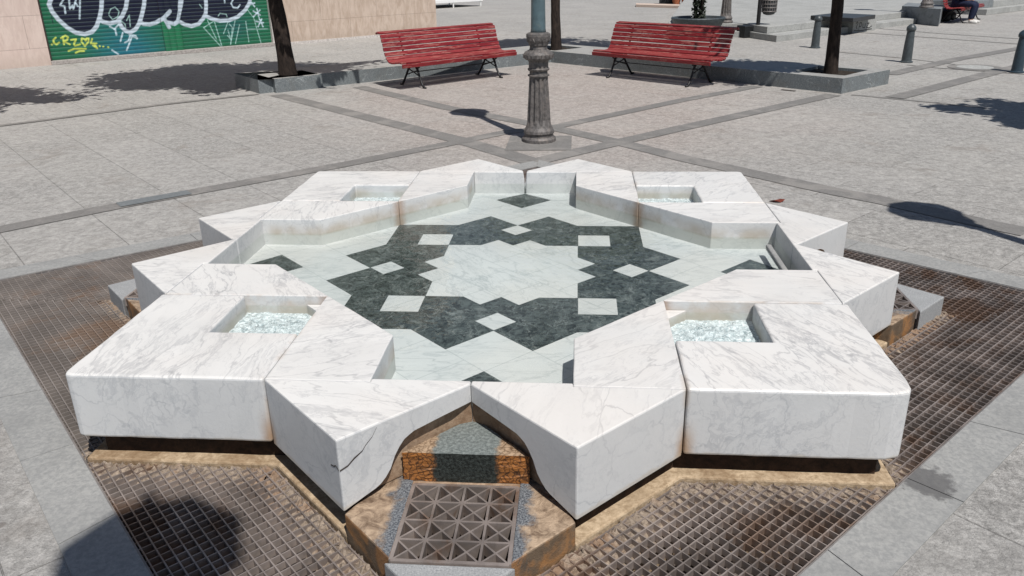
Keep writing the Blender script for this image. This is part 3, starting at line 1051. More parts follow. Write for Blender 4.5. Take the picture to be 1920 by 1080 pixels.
# crack across the front left point
def facept(u, z, base, d, n, off=0.0015):
    return (base[0] + d[0] * u + n[0] * off, base[1] + d[1] * u + n[1] * off, z)
bm = bmesh.new()
bs, dd, nn = (-0.375, -TIP), (0.7077, 0.7065), (0.7065, -0.7077)
cr = [(0.001, 0.262), (0.03, 0.268), (0.055, 0.285), (0.085, 0.298), (0.10, 0.315), (0.125, 0.334), (0.145, 0.362)]
tk = [0.003, 0.003, 0.0035, 0.0022, 0.0016, 0.0012, 0.0008]
up = [bm.verts.new(facept(u, z + t, bs, dd, nn)) for (u, z), t in zip(cr, tk)]
dn = [bm.verts.new(facept(u, z - t, bs, dd, nn)) for (u, z), t in zip(cr, tk)]
for i in range(len(cr) - 1):
    bm.faces.new((dn[i], dn[i + 1], up[i + 1], up[i]))
dd2, nn2 = (-0.7077, 0.7065), (-0.7065, -0.7077)
cr2 = [(0.001, 0.262), (0.02, 0.272), (0.035, 0.262), (0.055, 0.258)]
up = [bm.verts.new(facept(u, z + 0.0025, bs, dd2, nn2)) for (u, z) in cr2]
dn = [bm.verts.new(facept(u, z - 0.0025, bs, dd2, nn2)) for (u, z) in cr2]
for i in range(len(cr2) - 1):
    bm.faces.new((dn[i], dn[i + 1], up[i + 1], up[i]))
finish('crack', bm, 'crack', FT)

# mineral crust between the ledge and the gratings
HOLE = []
for k in range(4):
    HOLE += [rot(p, k) for p in ((-1.5, -1.5), (-0.75, -1.5), (-0.375, -TIP), (0, -2.262), (0.375, -TIP), (0.75, -1.5))]
HOLE = offset_poly(HOLE, 0.008)
bm = bmesh.new()
rr = random.Random(5)
W_ = 11
H2 = offset_poly(HOLE, 0.13)
for i in range(len(HOLE)):
    j = (i + 1) % len(HOLE)
    a, b, c, d = [Vector(q) for q in (HOLE[i], HOLE[j], H2[j], H2[i])]
    n = int((b - a).length / 0.011)
    prev = None
    for s in range(n + 1):
        col_ = []
        low = rr.random()
        for w in range(W_ + 1):
            t = w / W_
            p = a.lerp(b, s / n).lerp(d.lerp(c, s / n), t)
            z = -0.004 - 0.034 * t ** 1.3 + rr.uniform(-0.008, 0.007) * (1.25 - t) + 0.006 * math.sin(s * 0.9 + w) * math.sin(w * 1.7 + s * 0.31)
            jx = rr.uniform(-0.003, 0.003)
            col_.append(bm.verts.new((p.x + jx, p.y + jx, min(z, 0.011))))
        if prev:
            for w in range(W_):
                bm.faces.new((prev[w], col_[w], col_[w + 1], prev[w + 1]))
        prev = col_
finish('lime_crust', bm, 'crust', FT)


# ------------------------------------------------------------------ gratings
def spans(P, o, d):
    """parameter intervals of the line o + t d inside polygon P"""
    ts = []
    for i in range(len(P)):
        a, b = P[i], P[(i + 1) % len(P)]
        sa = (a[0] - o[0]) * d[1] - (a[1] - o[1]) * d[0]
        sb = (b[0] - o[0]) * d[1] - (b[1] - o[1]) * d[0]
        if (sa > 0) != (sb > 0):
            k = sa / (sa - sb)
            x, y = a[0] + (b[0] - a[0]) * k, a[1] + (b[1] - a[1]) * k
            ts.append((x - o[0]) * d[0] + (y - o[1]) * d[1])
    ts.sort()
    return list(zip(ts[::2], ts[1::2]))


def minus(A, B):
    out = []
    for a0, a1 in A:
        cur = [(a0, a1)]
        for b0, b1 in B:
            nxt = []
            for c0, c1 in cur:
                if b1 <= c0 or b0 >= c1: nxt.append((c0, c1)); continue
                if b0 > c0: nxt.append((c0, b0))
                if b1 < c1: nxt.append((b1, c1))
            cur = nxt
        out += cur
    return [q for q in out if q[1] - q[0] > 0.006]


PITIN = offset_poly(PIT, -0.006)
CELL = 0.0367
r2 = math.sqrt(0.5)
GL = ['fine rusty steel grating left of the fountain, behind its corner block', 'brown stained steel grating in front of the far left corner, half in shade',
      'steel grating at the front left, under the round lamp shadow', 'steel grating at the front right beside the damp stain',
      'steel grating at the right, nearer the camera than the right spout block', 'steel grating at the right, beyond the right spout block',
      'narrow steel grating behind the fountain, right of the lamp post', 'narrow steel grating behind the fountain, left of the lamp post']
# octants counted so that each panel lies between an axis and a diagonal
oct_ang = [(180, 135), (180, 225), (225, 270), (270, 315), (315, 360), (0, 45), (45, 90), (90, 135)]
GL[0] = 'steel grating left of the fountain beyond the left spout block, spotted with pale crust'
GL[1] = 'rust brown patched steel grating left of the fountain, nearer than the left spout block'
for gi, (a0, a1) in enumerate(oct_ang):
    a0, a1 = min(a0, a1), max(a0, a1)
    e0 = (math.cos(math.radians(a0)), math.sin(math.radians(a0))); e1 = (math.cos(math.radians(a1)), math.sin(math.radians(a1)))
    wedge = [(e0[0] * 0.2, e0[1] * 0.2), (e0[0] * 9, e0[1] * 9), (e1[0] * 9, e1[1] * 9), (e1[0] * 0.2, e1[1] * 0.2)]
    wedge = offset_poly(wedge, -0.004)
    mid = math.radians((a0 + a1) / 2)
    quad = (math.copysign(1, math.cos(mid)), math.copysign(1, math.sin(mid)))
    edge_dir = Vector((quad[0] * -quad[1] * r2 * quad[0], 0)) if False else None
    # direction parallel to the nearest pit edge
    dmain = Vector((r2, -r2)) if quad[0] * quad[1] > 0 else Vector((r2, r2))
    bm = bmesh.new()
    for fam in (0, 1):
        d = dmain if fam == 0 else Vector((-dmain.y, dmain.x))
        n = Vector((-d.y, d.x))
        zt, dep, w = ((-0.0015, 0.030, 0.0048) if fam == 0 else (-0.0035, 0.026, 0.0040))
        for i in range(-125, 126):
            o = n * (i * CELL + 0.0113)
            I = spans(wedge, o, d)
            if not I: continue
            # intersect with pit
            J = []
            for s0, s1 in I:
                for q0, q1 in spans(PITIN, o, d):
                    lo_, hi_ = max(s0, q0), min(s1, q1)
                    if hi_ > lo_: J.append((lo_, hi_))
            J = minus(J, spans(HOLE, o, d))
            for s0, s1 in J:
                a = o + d * s0; b = o + d * s1; h = n * w / 2
                wz = random.uniform(-0.0006, 0.0006)
                prism(bm, [(q.x, q.y) for q in (a - h, b - h, b + h, a + h)], zt - dep, zt + wz)
    g = finish('drain_grating', bm, 'grate_rust' if gi in (0, 1) else 'grate')
    tag(g, GL[gi], 'grating', 'steel gratings around the fountain')
# steel edging angle along the pit
bm = bmesh.new()
PI2 = offset_poly(PIT, -0.007)
for i in range(len(PIT)):
    j = (i + 1) % len(PIT)
    P = [PIT[i], PIT[j], PI2[j], PI2[i]]
    prism(bm, P, -0.04, 0.0015)
tag(finish('pit_edging', bm, 'grate_frame'), kind='structure')


# ------------------------------------------------------------------ street lamps
def make_lamp():
    r = empty('street_lamp')
    bm = bmesh.new()
    lathe(bm, [(0.205, 0.0), (0.205, 0.03), (0.185, 0.05), (0.17, 0.055), (0.17, 0.075)], 36)
    finish('foot_ring', bm, 'lamp_grey', r, smooth=False)
    bm = bmesh.new()
    lathe(bm, [(0.175, 0.075), (0.185, 0.09), (0.180, 0.115), (0.155, 0.15), (0.147, 0.17), (0.143, 0.22), (0.135, 0.35), (0.124, 0.5), (0.114, 0.62), (0.112, 0.66), (0.128, 0.665), (0.128, 0.675),
               (0.108, 0.68), (0.105, 0.71), (0.125, 0.72), (0.130, 0.735), (0.115, 0.745), (0.115, 0.80), (0.128, 0.825)], 96, flute=(0.18, 0.63, 12))
    finish('fluted_base', bm, 'lamp_grey', r)
    bm = bmesh.new()
    lathe(bm, [(0.150, 0.825), (0.172, 0.845), (0.176, 0.875), (0.160, 0.90), (0.125, 0.915), (0.105, 0.925), (0.100, 0.955), (0.112, 0.965), (0.118, 0.985), (0.132, 1.01), (0.142, 1.05), (0.140, 1.075), (0.118, 1.085), (0.095, 1.09)], 40)
    for i in range(20):                              # beads and leaves cast on the collar
        a = 2 * PI * i / 20
        M_ = Matrix.Translation((0.170 * math.cos(a), 0.170 * math.sin(a), 0.862)) @ Matrix.Rotation(a, 4, 'Z')
        box(bm, -0.008, 0.012, -0.013, 0.013, -0.018, 0.018, M_)
    for i in range(8):
        a = 2 * PI * i / 8
        tube(bm, [(0.128 * math.cos(a + t * 0.28), 0.128 * math.sin(a + t * 0.28), 1.0 + 0.06 * t) for t in (0, 0.3, 0.6, 1)], [0.006, 0.012, 0.010, 0.004], 6)
        tube(bm, [(0.131 * math.cos(a + 0.5 - t * 0.22), 0.131 * math.sin(a + 0.5 - t * 0.22), 1.0 + 0.055 * t) for t in (0, 0.3, 0.6, 1)], [0.006, 0.012, 0.010, 0.004], 6)
    finish('collar', bm, 'lamp_grey', r)
    bm = bmesh.new()
    lathe(bm, [(0.092, 1.085), (0.085, 1.12), (0.080, 1.4), (0.062, 2.1), (0.052, 2.62), (0.075, 2.64), (0.075, 2.68), (0.045, 2.70), (0.04, 2.80)], 24)
    finish('pole', bm, 'lamp_green', r, smooth=True)
    bm = bmesh.new()
    lathe(bm, [(0.04, 2.80), (0.12, 2.83), (0.135, 2.86), (0.125, 2.875)], 8)
    for i in range(8):
        a = 2 * PI * i / 8
        tube(bm, [(0.130 * math.cos(a), 0.130 * math.sin(a), 2.86), (0.235 * math.cos(a), 0.235 * math.sin(a), 3.28)], 0.009, 6)
    lathe(bm, [(0.275, 3.275), (0.305, 3.29), (0.305, 3.31), (0.20, 3.40), (0.10, 3.47), (0.085, 3.50), (0.085, 3.55), (0.03, 3.60), (0.03, 3.64), (0.012, 3.70)], 8)
    la = finish('lantern', bm, 'lamp_green', r)
    bm = bmesh.new()
    lathe(bm, [(0.120, 2.872), (0.228, 3.278)], 8)
    finish('glass', bm, 'glass', la)
    return r


lamp = make_lamp()
lamp.scale = (0.86, 0.86, 1)
lamp.location = (-0.03, 4.20, 0.012)
tag(lamp, 'grey green street lamp post with fluted base, standing on a slab behind the fountain', 'street lamp', 'cast iron street lamps')
for (x, y, z, lab) in ((3.86, 0.06, 0.0, 'street lamp right of the fountain, seen only by its shadow on the paving'),
                       (0.50, -4.68, 0.0, 'tall street lamp, seen only by its round shadow on the front left grating')):
    c = copy_tree(lamp)
    c.location = (x, y, z)
    if y < -1: c.scale = (1.0, 1.0, 1.55)
    tag(c, lab, 'street lamp', 'cast iron street lamps')
c = copy_tree(lamp)
q = gp(1360, 42, 0.30)
c.location = (q.x, q.y, 0.30)
tag(c, 'far street lamp standing on the raised paving between planter and litter bin', 'street lamp', 'cast iron street lamps')
c = copy_tree(lamp)
q = gp(1737, 14, 0.43)
c.location = (q.x, q.y, 0.43)
tag(c, 'most distant street lamp, on the dark plinth left of the seated person', 'street lamp', 'cast iron street lamps')

# ------------------------------------------------------------------ benches
PROF = [(0.0, 0.335), (-0.005, 0.37), (0.02, 0.398), (0.08, 0.402), (0.15, 0.392), (0.22, 0.383), (0.29, 0.378), (0.355, 0.385), (0.405, 0.415), (0.435, 0.46), (0.455, 0.52),
        (0.475, 0.58), (0.495, 0.64), (0.515, 0.70), (0.54, 0.755), (0.58, 0.795), (0.63, 0.805), (0.67, 0.785)]


def resample(P, step, off=0.0):
    out = []
    d = [0]
    for a, b in zip(P, P[1:]):
        d.append(d[-1] + math.hypot(b[0] - a[0], b[1] - a[1]))
    s = off
    while s < d[-1]:
        for i in range(len(P) - 1):
            if d[i] <= s <= d[i + 1]:
                t = (s - d[i]) / (d[i + 1] - d[i])
                tx, tz = P[i + 1][0] - P[i][0], P[i + 1][1] - P[i][1]
                l = math.hypot(tx, tz)
                out.append((P[i][0] + tx * t, P[i][1] + tz * t, tx / l, tz / l))
                break
        s += step
    return out


def make_bench(L_=2.24):
    r = empty('slatted_bench')
    sl_ = resample(PROF, 0.0675, 0.022)
    rr = random.Random(3)
    for (y, z, ty, tz) in sl_:
        ang = math.atan2(tz, ty)
        bm = bmesh.new()
        nseg = 14
        Mt = Matrix.Translation((0, y, z + rr.uniform(-0.002, 0.002))) @ Matrix.Rotation(ang, 4, 'X') @ Matrix.Rotation(rr.uniform(-0.003, 0.003), 4, 'Z')
        box(bm, -L_ / 2 + rr.uniform(-0.006, 0.006), L_ / 2 + rr.uniform(-0.006, 0.006), -0.0285, 0.0285, -0.013, 0.013, Mt)
        finish('slat', bm, 'red', r, bevel=0.006)
    for s in (-1, 1):
        x = s * 0.76
        bm = bmesh.new()
        tube(bm, [(x, 0.20, 0.345), (x, 0.13, 0.26), (x, 0.09, 0.16), (x, 0.03, 0.05), (x, -0.01, 0.012), (x, -0.055, 0.012)], [0.02, 0.018, 0.016, 0.017, 0.02, 0.016], 8)
        finish('leg', bm, 'iron', r, smooth=True)
        bm = bmesh.new()
        tube(bm, [(x, 0.28, 0.335), (x, 0.37, 0.27), (x, 0.44, 0.17), (x, 0.52, 0.06), (x, 0.57, 0.012), (x, 0.62, 0.012)], [0.02, 0.018, 0.016, 0.017, 0.02, 0.016], 8)
        finish('leg', bm, 'iron', r, smooth=True)
        bm = bmesh.new()
        tube(bm, [(x, p[0] + 0.028 * 1, p[1] - 0.028) if i < 8 else (x, p[0] + 0.035, p[1] - 0.008) for i, p in enumerate(PROF[1:-1])], 0.015, 6)
        for k in (0, 1):                            # scroll work under the seat
            c0 = (0.10, 0.315) if k == 0 else (0.40, 0.315)
            sg = 1 if k == 0 else -1
            tube(bm, [(x, c0[0] + sg * 0.035 * math.cos(t) * (1 - t / 9), c0[1] + 0.035 * math.sin(t) * (1 - t / 9)) for t in [i * 0.6 for i in range(11)]], 0.009, 6)
        tube(bm, [(x, 0.07, 0.34), (x, 0.15, 0.25), (x, 0.24, 0.225), (x, 0.33, 0.25), (x, 0.43, 0.345)], 0.011, 6)
        tube(bm, [(x, 0.09, 0.17), (x, 0.24, 0.225), (x, 0.44, 0.17)], 0.009, 6)
        finish('iron_frame', bm, 'iron', r, smooth=True)
    bm = bmesh.new()
    tube(bm, [(-0.76, 0.24, 0.225), (0.76, 0.24, 0.225)], 0.008, 6)
    finish('stretcher', bm, 'iron', r)
    return r


bench = make_bench()
bench.location = (-1.42, 8.50, 0)
bench.rotation_euler.z = math.radians(46)
tag(bench, 'worn red slatted bench left of the lamp post, in front of the left kerb wall', 'bench', 'red slatted benches')
b2 = copy_tree(bench)
b2.location = (1.42, 8.44, 0)
b2.rotation_euler.z = math.radians(-43)
tag(b2, 'worn red slatted bench right of the lamp post, dappled with leaf shadow at one end', 'bench', 'red slatted benches')
b3 = copy_tree(bench)
b3.location = (11.10, 19.50, 0)
b3.rotation_euler.z = math.radians(52)
tag(b3, 'distant red bench at the top right on which a person sits', 'bench', 'red slatted benches')


# ------------------------------------------------------------------ kerb wall with tree wells
def kerb_mat():
    m = M('kerb_wall_granite', 0.6, 0.3)
    n = m.noise(60, 5, 0.7)
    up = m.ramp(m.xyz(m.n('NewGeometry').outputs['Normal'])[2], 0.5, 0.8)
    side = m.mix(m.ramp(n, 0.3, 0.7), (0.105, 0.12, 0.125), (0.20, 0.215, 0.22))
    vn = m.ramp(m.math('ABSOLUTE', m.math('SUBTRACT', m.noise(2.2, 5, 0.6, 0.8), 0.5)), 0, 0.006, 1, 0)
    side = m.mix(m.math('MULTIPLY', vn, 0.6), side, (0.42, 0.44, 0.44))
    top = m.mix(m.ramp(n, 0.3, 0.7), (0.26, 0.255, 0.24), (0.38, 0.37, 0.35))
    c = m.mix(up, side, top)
    o = m.xyz(m.mapping(m.co, rot=(0, 0, -PI / 4)))
    j1 = m.ramp(m.math('ABSOLUTE', m.math('SUBTRACT', m.math('FRACT', m.math('MULTIPLY', o[0], 0.72)), 0.5)), 0.0, 0.004, 1, 0)
    c = m.mix(m.math('MULTIPLY', j1, 0.6), c, (0.05, 0.05, 0.05))
    dirt = m.ramp(m.noise(3.5, 6, 0.7, 0.7), 0.48, 0.7)
    c = m.mix(m.math('MULTIPLY', dirt, 0.45), c, (0.12, 0.115, 0.105))
    m.color(c)
    m.bump(n, 0.15, 0.004)
    return m.m


MAT['kerb'] = kerb_mat()


def sq(c, h, a):
    return [(c[0] + h * (math.cos(a) * x - math.sin(a) * y), c[1] + h * (math.sin(a) * x + math.cos(a) * y)) for x, y in ((-1, -1), (1, -1), (1, 1), (-1, 1))]


T1, T2, T3 = (-4.08, 8.12), (-0.05, 11.66), (4.02, 8.02)
WA = [(-4.34, 7.54), (-0.13, 11.08), (3.94, 7.20), (4.86, 8.06), (-0.10, 12.50), (-5.02, 8.30)]
wells = [sq(T1, 0.36, math.radians(41)), sq(T2, 0.36, math.radians(43)), sq(T3, 0.38, math.radians(-42))]
bm = bmesh.new()
sheet_holes(bm, WA, wells, 0.205, 0.205)
kw = tag(finish('kerb_wall', bm, 'kerb'), 'low wide grey granite kerb wall bent in a V behind the two red benches', 'kerb wall')
for w in wells:
    bm = bmesh.new()
    N = 12
    a, b, c, d = [Vector(q) for q in w]
    V = [[bm.verts.new((*(a.lerp(b, i / N).lerp(d.lerp(c, i / N), j / N)), 0.165 + random.uniform(-0.012, 0.012))) for j in range(N + 1)] for i in range(N + 1)]
    for i in range(N):
        for j in range(N):
            bm.faces.new((V[i][j], V[i + 1][j], V[i + 1][j + 1], V[i][j + 1]))
    finish('tree_well_soil', bm, 'soil', kw)


# ------------------------------------------------------------------ trees
def tree(base, z0, crown, rad, trunk_r, lean, label, nleaf=5200, seed=1, group='street trees on the plaza', leaf=0.06, gaps=0.45):
    rr = random.Random(seed)
    t = empty('street_tree', (base[0], base[1], z0), label=label, cat='tree', group=group)
    cc = Vector(crown) - Vector((base[0], base[1], z0))
    bm = bmesh.new()
    zt = 2.0
    top = Vector((lean[0] * 1.35, lean[1] * 1.35, zt))
    pts = [Vector((0, 0, -0.08)), Vector((lean[0] * 0.02, 0, 0.05)), Vector((lean[0] * 0.2, lean[1] * 0.2, 0.35)), Vector((lean[0] * 0.55, lean[1] * 0.55, 0.9)), Vector((lean[0] * 0.9, lean[1] * 0.9, 1.4)), top]
    tube(bm, pts, [trunk_r * 1.35, trunk_r * 1.18, trunk_r, trunk_r * 0.92, trunk_r * 0.86, trunk_r * 0.75], 14)
    bmesh.ops.subdivide_edges(bm, edges=bm.edges, cuts=1)
    for v in bm.verts:
        a = math.atan2(v.co.y, v.co.x)
        v.co += Vector((math.cos(a), math.sin(a), 0)) * trunk_r * rr.uniform(-0.07, 0.07)
    tr = finish('trunk', bm, 'bark', t, smooth=True)
    bm = bmesh.new()
    clumps = []
    for i in range(9):
        a = 2 * PI * i / 9 + rr.uniform(-0.3, 0.3)
        e = cc + Vector((math.cos(a) * rad[0] * rr.uniform(0.45, 0.8), math.sin(a) * rad[1] * rr.uniform(0.45, 0.8), rr.uniform(-0.4, 0.6) * rad[2]))
        mid = top.lerp(e, 0.5) + Vector((0, 0, 0.15))
        tube(bm, [top - Vector((0, 0, 0.1)), mid, e], [trunk_r * 0.4, trunk_r * 0.22, 0.01], 6)
    for i in range(46):
        while True:
            p = Vector((rr.uniform(-1, 1), rr.uniform(-1, 1), rr.uniform(-1, 1)))
            if 0.15 < p.length < 1: break
        clumps.append((cc + Vector((p.x * rad[0], p.y * rad[1], p.z * rad[2])), rr.uniform(0.28, 0.5) * min(rad)))
    finish('branches', bm, 'bark', t, smooth=True)
    vs, fs = [], []
    for i in range(nleaf):
        c, r_ = clumps[rr.randrange(len(clumps))]
        d = Vector((rr.gauss(0, 1), rr.gauss(0, 1), rr.gauss(0, 0.8)))
        p = c + d.normalized() * r_ * (rr.random() ** 0.5 if rr.random() < 0.68 else rr.uniform(0.8, 1.75))
        n = Vector((rr.gauss(0, 1), rr.gauss(0, 1), rr.gauss(0.6, 1))).normalized()
        u = n.orthogonal().normalized(); w = n.cross(u)
        ang = rr.uniform(0, 2 * PI)
        u, w = u * math.cos(ang) + w * math.sin(ang), -u * math.sin(ang) + w * math.cos(ang)
        s = leaf * rr.uniform(0.5, 1.25)
        k = len(vs)
        vs += [p - u * s, p - u * s * 0.3 + w * s * 0.7, p + u * s * 0.6 + w * s * 0.45, p + u * s * 1.1, p + u * s * 0.6 - w * s * 0.45, p - u * s * 0.3 - w * s * 0.7]
        fs.append((k, k + 1, k + 2, k + 3, k + 4, k + 5))
    me = bpy.data.meshes.new('crown')
    me.from_pydata(vs, [], fs)
    me.materials.append(MAT['leaf'])
    o = bpy.data.objects.new('crown', me)
    COL.objects.link(o)
    o.parent = t
    return t


tree(T1, 0.165, (-4.55, 7.75, 3.6), (2.05, 1.6, 1.1), 0.120, (-0.10, 0.02), 'dark trunked tree leaning left at the left end of the kerb wall', 23000, 1, leaf=0.085)
tree(T2, 0.165, (0.15, 12.40, 3.6), (2.2, 1.4, 1.0), 0.092, (-0.03, 0.03), 'slim dark tree in the middle corner of the kerb wall', 11000, 2, leaf=0.08)
tree(T3, 0.165, (4.05, 7.02, 3.3), (0.85, 0.65, 0.6), 0.085, (-0.04, 0.0), 'slim upright dark tree in the kerb wall at its right end', 3600, 3, leaf=0.065)
tree((8.1, 3.9), 0.0, (7.15, 3.95, 3.3), (1.55, 0.95, 0.5), 0.10, (-0.1, 0), 'tree whose leafy shadow lies on the paving at the right edge', 5600, 4, leaf=0.075)
tree((-9.2, 5.0), 0.0, (-7.9, 5.2, 3.3), (1.75, 1.35, 0.8), 0.11, (0.1, 0), 'tree whose leafy shadow lies on the paving at the left edge', 11000, 5, leaf=0.08)


# ------------------------------------------------------------------ bollards
def make_bollard(mat):
    r = empty('bollard')
    bm = bmesh.new()
    lathe(bm, [(0.105, 0), (0.105, 0.02), (0.085, 0.028), (0.082, 0.05), (0.075, 0.3), (0.062, 0.515), (0.060, 0.53)], 28)
    finish('shaft', bm, mat, r, smooth=False)
    bm = bmesh.new()
    lathe(bm, [(0.070, 0.53), (0.078, 0.545), (0.078, 0.575), (0.068, 0.60), (0.045, 0.625), (0.02, 0.642), (0.008, 0.645)], 28)
    finish('cap', bm, mat, r, smooth=True)
    return r


bo = make_bollard('bollard')
bo.location = gp(1699, 117)
tag(bo, 'slim grey bollard standing alone between the right kerb wall and the seated person', 'bollard', 'iron bollards')
bo2 = copy_tree(bo)
bo2.location = gp(1528, 90)
tag(bo2, 'grey bollard just left of the right hand tree trunk', 'bollard', 'iron bollards')
bo3 = make_bollard('bollard_blue')
bo3.location = gp(1906, 136)
tag(bo3, 'slate blue bollard at the right edge, nearest of the three', 'bollard', 'iron bollards')

# ------------------------------------------------------------------ building with graffiti shutters
BR = math.atan2(0.71744389, 0.69661629)
BL_ = empty('building', (-10.163, 11.446, 0), BR, label='stone clad building at the top left with graffiti covered green roller shutters', cat='building')


def bpart(name, mat, *a, parent=None, bevel=0.0):
    bm = bmesh.new()
    box(bm, *a)
    return finish(name, bm, mat, parent or BL_, bevel=bevel)


bpart('wall', 'clad_pink', -9, 0.0, 0, 7, 0, 9)
bpart('wall', 'clad_tan', 4.93, 9.56, 0, 7, 0, 9)
bpart('lintel', 'clad_pink', 0.0, 4.93, 0.0, 7, 2.9, 9)
bpart('door_jamb', 'jamb', 4.77, 4.93, 0.02, 0.16, 0.0, 2.9)
bpart('threshold', 'threshold', 0.0, 4.93, -0.05, 0.16, 0, 0.075, bevel=0.006)
bpart('plinth_joint', 'jamb', 4.94, 9.55, -0.012, 0.0, 0, 0.06)
bpart('back_panel', 'crack', 0.0, 4.93, 0.24, 0.26, 0, 2.9)
# graffiti strokes as (distance along wall, height) in metres
GW = [[(0.265,1.243),(0.213,1.145),(0.24,1.01),(0.32,0.853),(0.449,0.691),(0.591,0.578),(0.75,0.541),(0.892,0.575),(0.997,0.674),(1.09,0.844),(1.157,1.015),(1.202,1.204)],[(1.076,0.819),(1.134,0.762),(1.264,0.719),(1.409,0.746),(1.535,0.855),(1.635,1.01),(1.694,1.184)],[(1.452,0.744),(1.478,0.644),(1.549,0.549),(1.632,0.517),(1.751,0.572),(1.854,0.693),(1.944,0.887),(2.009,1.045),(2.041,1.169)],[(1.859,0.72),(1.932,0.67),(2.058,0.653),(2.193,0.682),(2.337,0.756),(2.468,0.859),(2.514,0.903)],[(2.357,0.764),(2.399,0.679),(2.438,0.574)],[(2.418,0.677),(2.562,0.632),(2.648,0.682),(2.714,0.846),(2.78,1.009),(2.821,1.137)],[(2.651,0.701),(2.79,0.608),(2.939,0.561),(3.104,0.599),(3.221,0.706),(3.299,0.815),(3.336,0.984),(3.347,1.115)],[(2.792,1.138),(2.739,0.937),(2.649,0.692)],[(3.29,0.759),(3.401,0.696),(3.596,0.636),(3.803,0.634),(4.023,0.699),(4.212,0.826),(4.341,0.976),(4.377,1.072)]]
GY = [[(0.103,0.388),(0.107,0.383)],[(0.201,0.51),(0.152,0.47),(0.148,0.41),(0.19,0.381),(0.245,0.412)],[(0.332,0.518),(0.327,0.371)],[(0.295,0.495),(0.386,0.54),(0.427,0.502),(0.4,0.452),(0.331,0.431),(0.432,0.363)],[(0.473,0.447),(0.567,0.458),(0.505,0.357),(0.524,0.329),(0.62,0.348)],[(0.704,0.307),(0.655,0.398),(0.677,0.467),(0.723,0.446),(0.741,0.41),(0.768,0.461),(0.802,0.458),(0.788,0.389),(0.704,0.307)],[(0.865,0.436),(0.823,0.351),(0.932,0.342)],[(0.882,0.346),(0.93,0.244),(0.858,0.312)],[(0.981,0.285),(0.986,0.281)],[(1.048,0.271),(1.053,0.27)],[(1.14,0.254),(1.147,0.245)],[(0.381,0.235),(0.496,0.27),(0.71,0.253)],[(0.505,0.19),(0.586,0.219),(0.668,0.212)]]
GT = [[(0.495,1.234),(0.407,1.12),(0.483,1.099),(0.472,0.964)],[(0.591,1.23),(0.57,1.044),(0.632,1.109),(0.634,1.041),(0.721,1.224)],[(0.691,1.158),(0.726,1.088)],[(0.794,1.221),(0.711,0.848)],[(1.252,0.658),(1.346,0.599),(1.35,0.482)],[(1.444,0.7),(1.328,0.6)],[(1.481,0.518),(1.405,0.352)],[(1.488,0.318),(1.565,0.349),(1.621,0.454)],[(1.754,0.39),(1.653,0.433),(1.573,0.293),(1.495,0.162)],[(1.206,0.186),(1.312,0.095)],[(1.606,0.473),(1.728,0.446),(1.743,0.381)],[(3.977,1.088),(3.91,0.995),(3.949,0.907),(4.052,0.892),(4.115,0.957)],[(3.77,1.097),(3.769,1.021)],[(4.509,0.86),(4.528,0.691)],[(4.408,0.688),(4.579,0.817)],[(4.414,0.806),(4.574,0.709)],[(4.533,0.651),(4.604,0.447)],[(4.483,0.455),(4.595,0.618)],[(4.446,0.577),(4.627,0.536)],[(4.39,1.013),(4.46,0.902)],[(4.293,0.939),(4.471,0.98)]]
GF = [[(1.285,0.921),(1.336,1.006),(1.429,1.037),(1.49,0.946),(1.444,0.842),(1.331,0.795),(1.279,0.886)],[(1.606,0.761),(1.679,0.865),(1.654,0.633)],[(1.483,0.769),(1.558,0.693),(1.562,0.621)],[(3.315,0.662),(3.453,0.248)],[(3.2,0.516),(3.564,0.034)],[(3.21,0.516),(3.464,0.644)],[(3.464,0.644),(3.564,0.034)],[(3.776,0.597),(3.635,0.352)],[(3.802,0.556),(3.863,0.474),(3.764,0.107)],[(3.949,0.625),(3.764,0.107)],[(3.75,0.423),(3.782,0.224)],[(3.722,0.307),(3.782,0.224)],[(4.039,0.522),(3.883,0.118)],[(4.199,0.591),(4.208,0.133)],[(4.27,0.852),(4.403,0.659),(4.505,0.06)],[(4.216,0.412),(4.718,0.39)],[(3.572,0.743),(3.621,0.798),(3.762,0.772),(3.773,0.713)],[(3.191,1.009),(3.238,0.932)]]



def seg_dist(X, Z, pl):
    best = np.full(X.shape, 9.0)
    for (x0, z0), (x1, z1) in zip(pl, pl[1:]):
        dx, dz = x1 - x0, z1 - z0
        l2 = dx * dx + dz * dz + 1e-9
        t = np.clip(((X - x0) * dx + (Z - z0) * dz) / l2, 0, 1)
        best = np.minimum(best, np.hypot(X - x0 - t * dx, Z - z0 - t * dz))
    return best


ext = []
for l in GW:
    l = list(l)
    if l[0][1] > 1.02: l = [(l[0][0] + 0.03, 2.0)] + [(l[0][0] + 0.01, 1.6)] + l
    if l[-1][1] > 1.02: l = l + [(l[-1][0] - 0.02, 1.6), (l[-1][0] - 0.08, 2.0)]
    ext.append(l)
ext.append([(0.26, 1.95), (0.5, 2.12), (0.9, 2.16), (1.2, 2.0), (1.45, 2.12), (1.75, 2.02), (2.0, 2.14), (2.3, 2.05), (2.6, 2.14), (2.9, 2.03), (3.3, 2.15), (3.7, 2.04), (4.1, 2.14), (4.32, 1.98)])
xe = np.linspace(0.2, 4.38, 420)
env = np.full(xe.shape, 3.0)
for k in (0, 1, 2, 3, 5, 6, 8):
    l = GW[k]
    for (x0, z0), (x1, z1) in zip(l, l[1:]):
        if abs(x1 - x0) < 1e-6: continue
        a, b = min(x0, x1), max(x0, x1)
        mk = (xe >= a) & (xe <= b)
        env[mk] = np.minimum(env[mk], z0 + (z1 - z0) * (xe[mk] - x0) / (x1 - x0))
env[env > 2.5] = 0.76
env[xe > 4.36] = 1.1


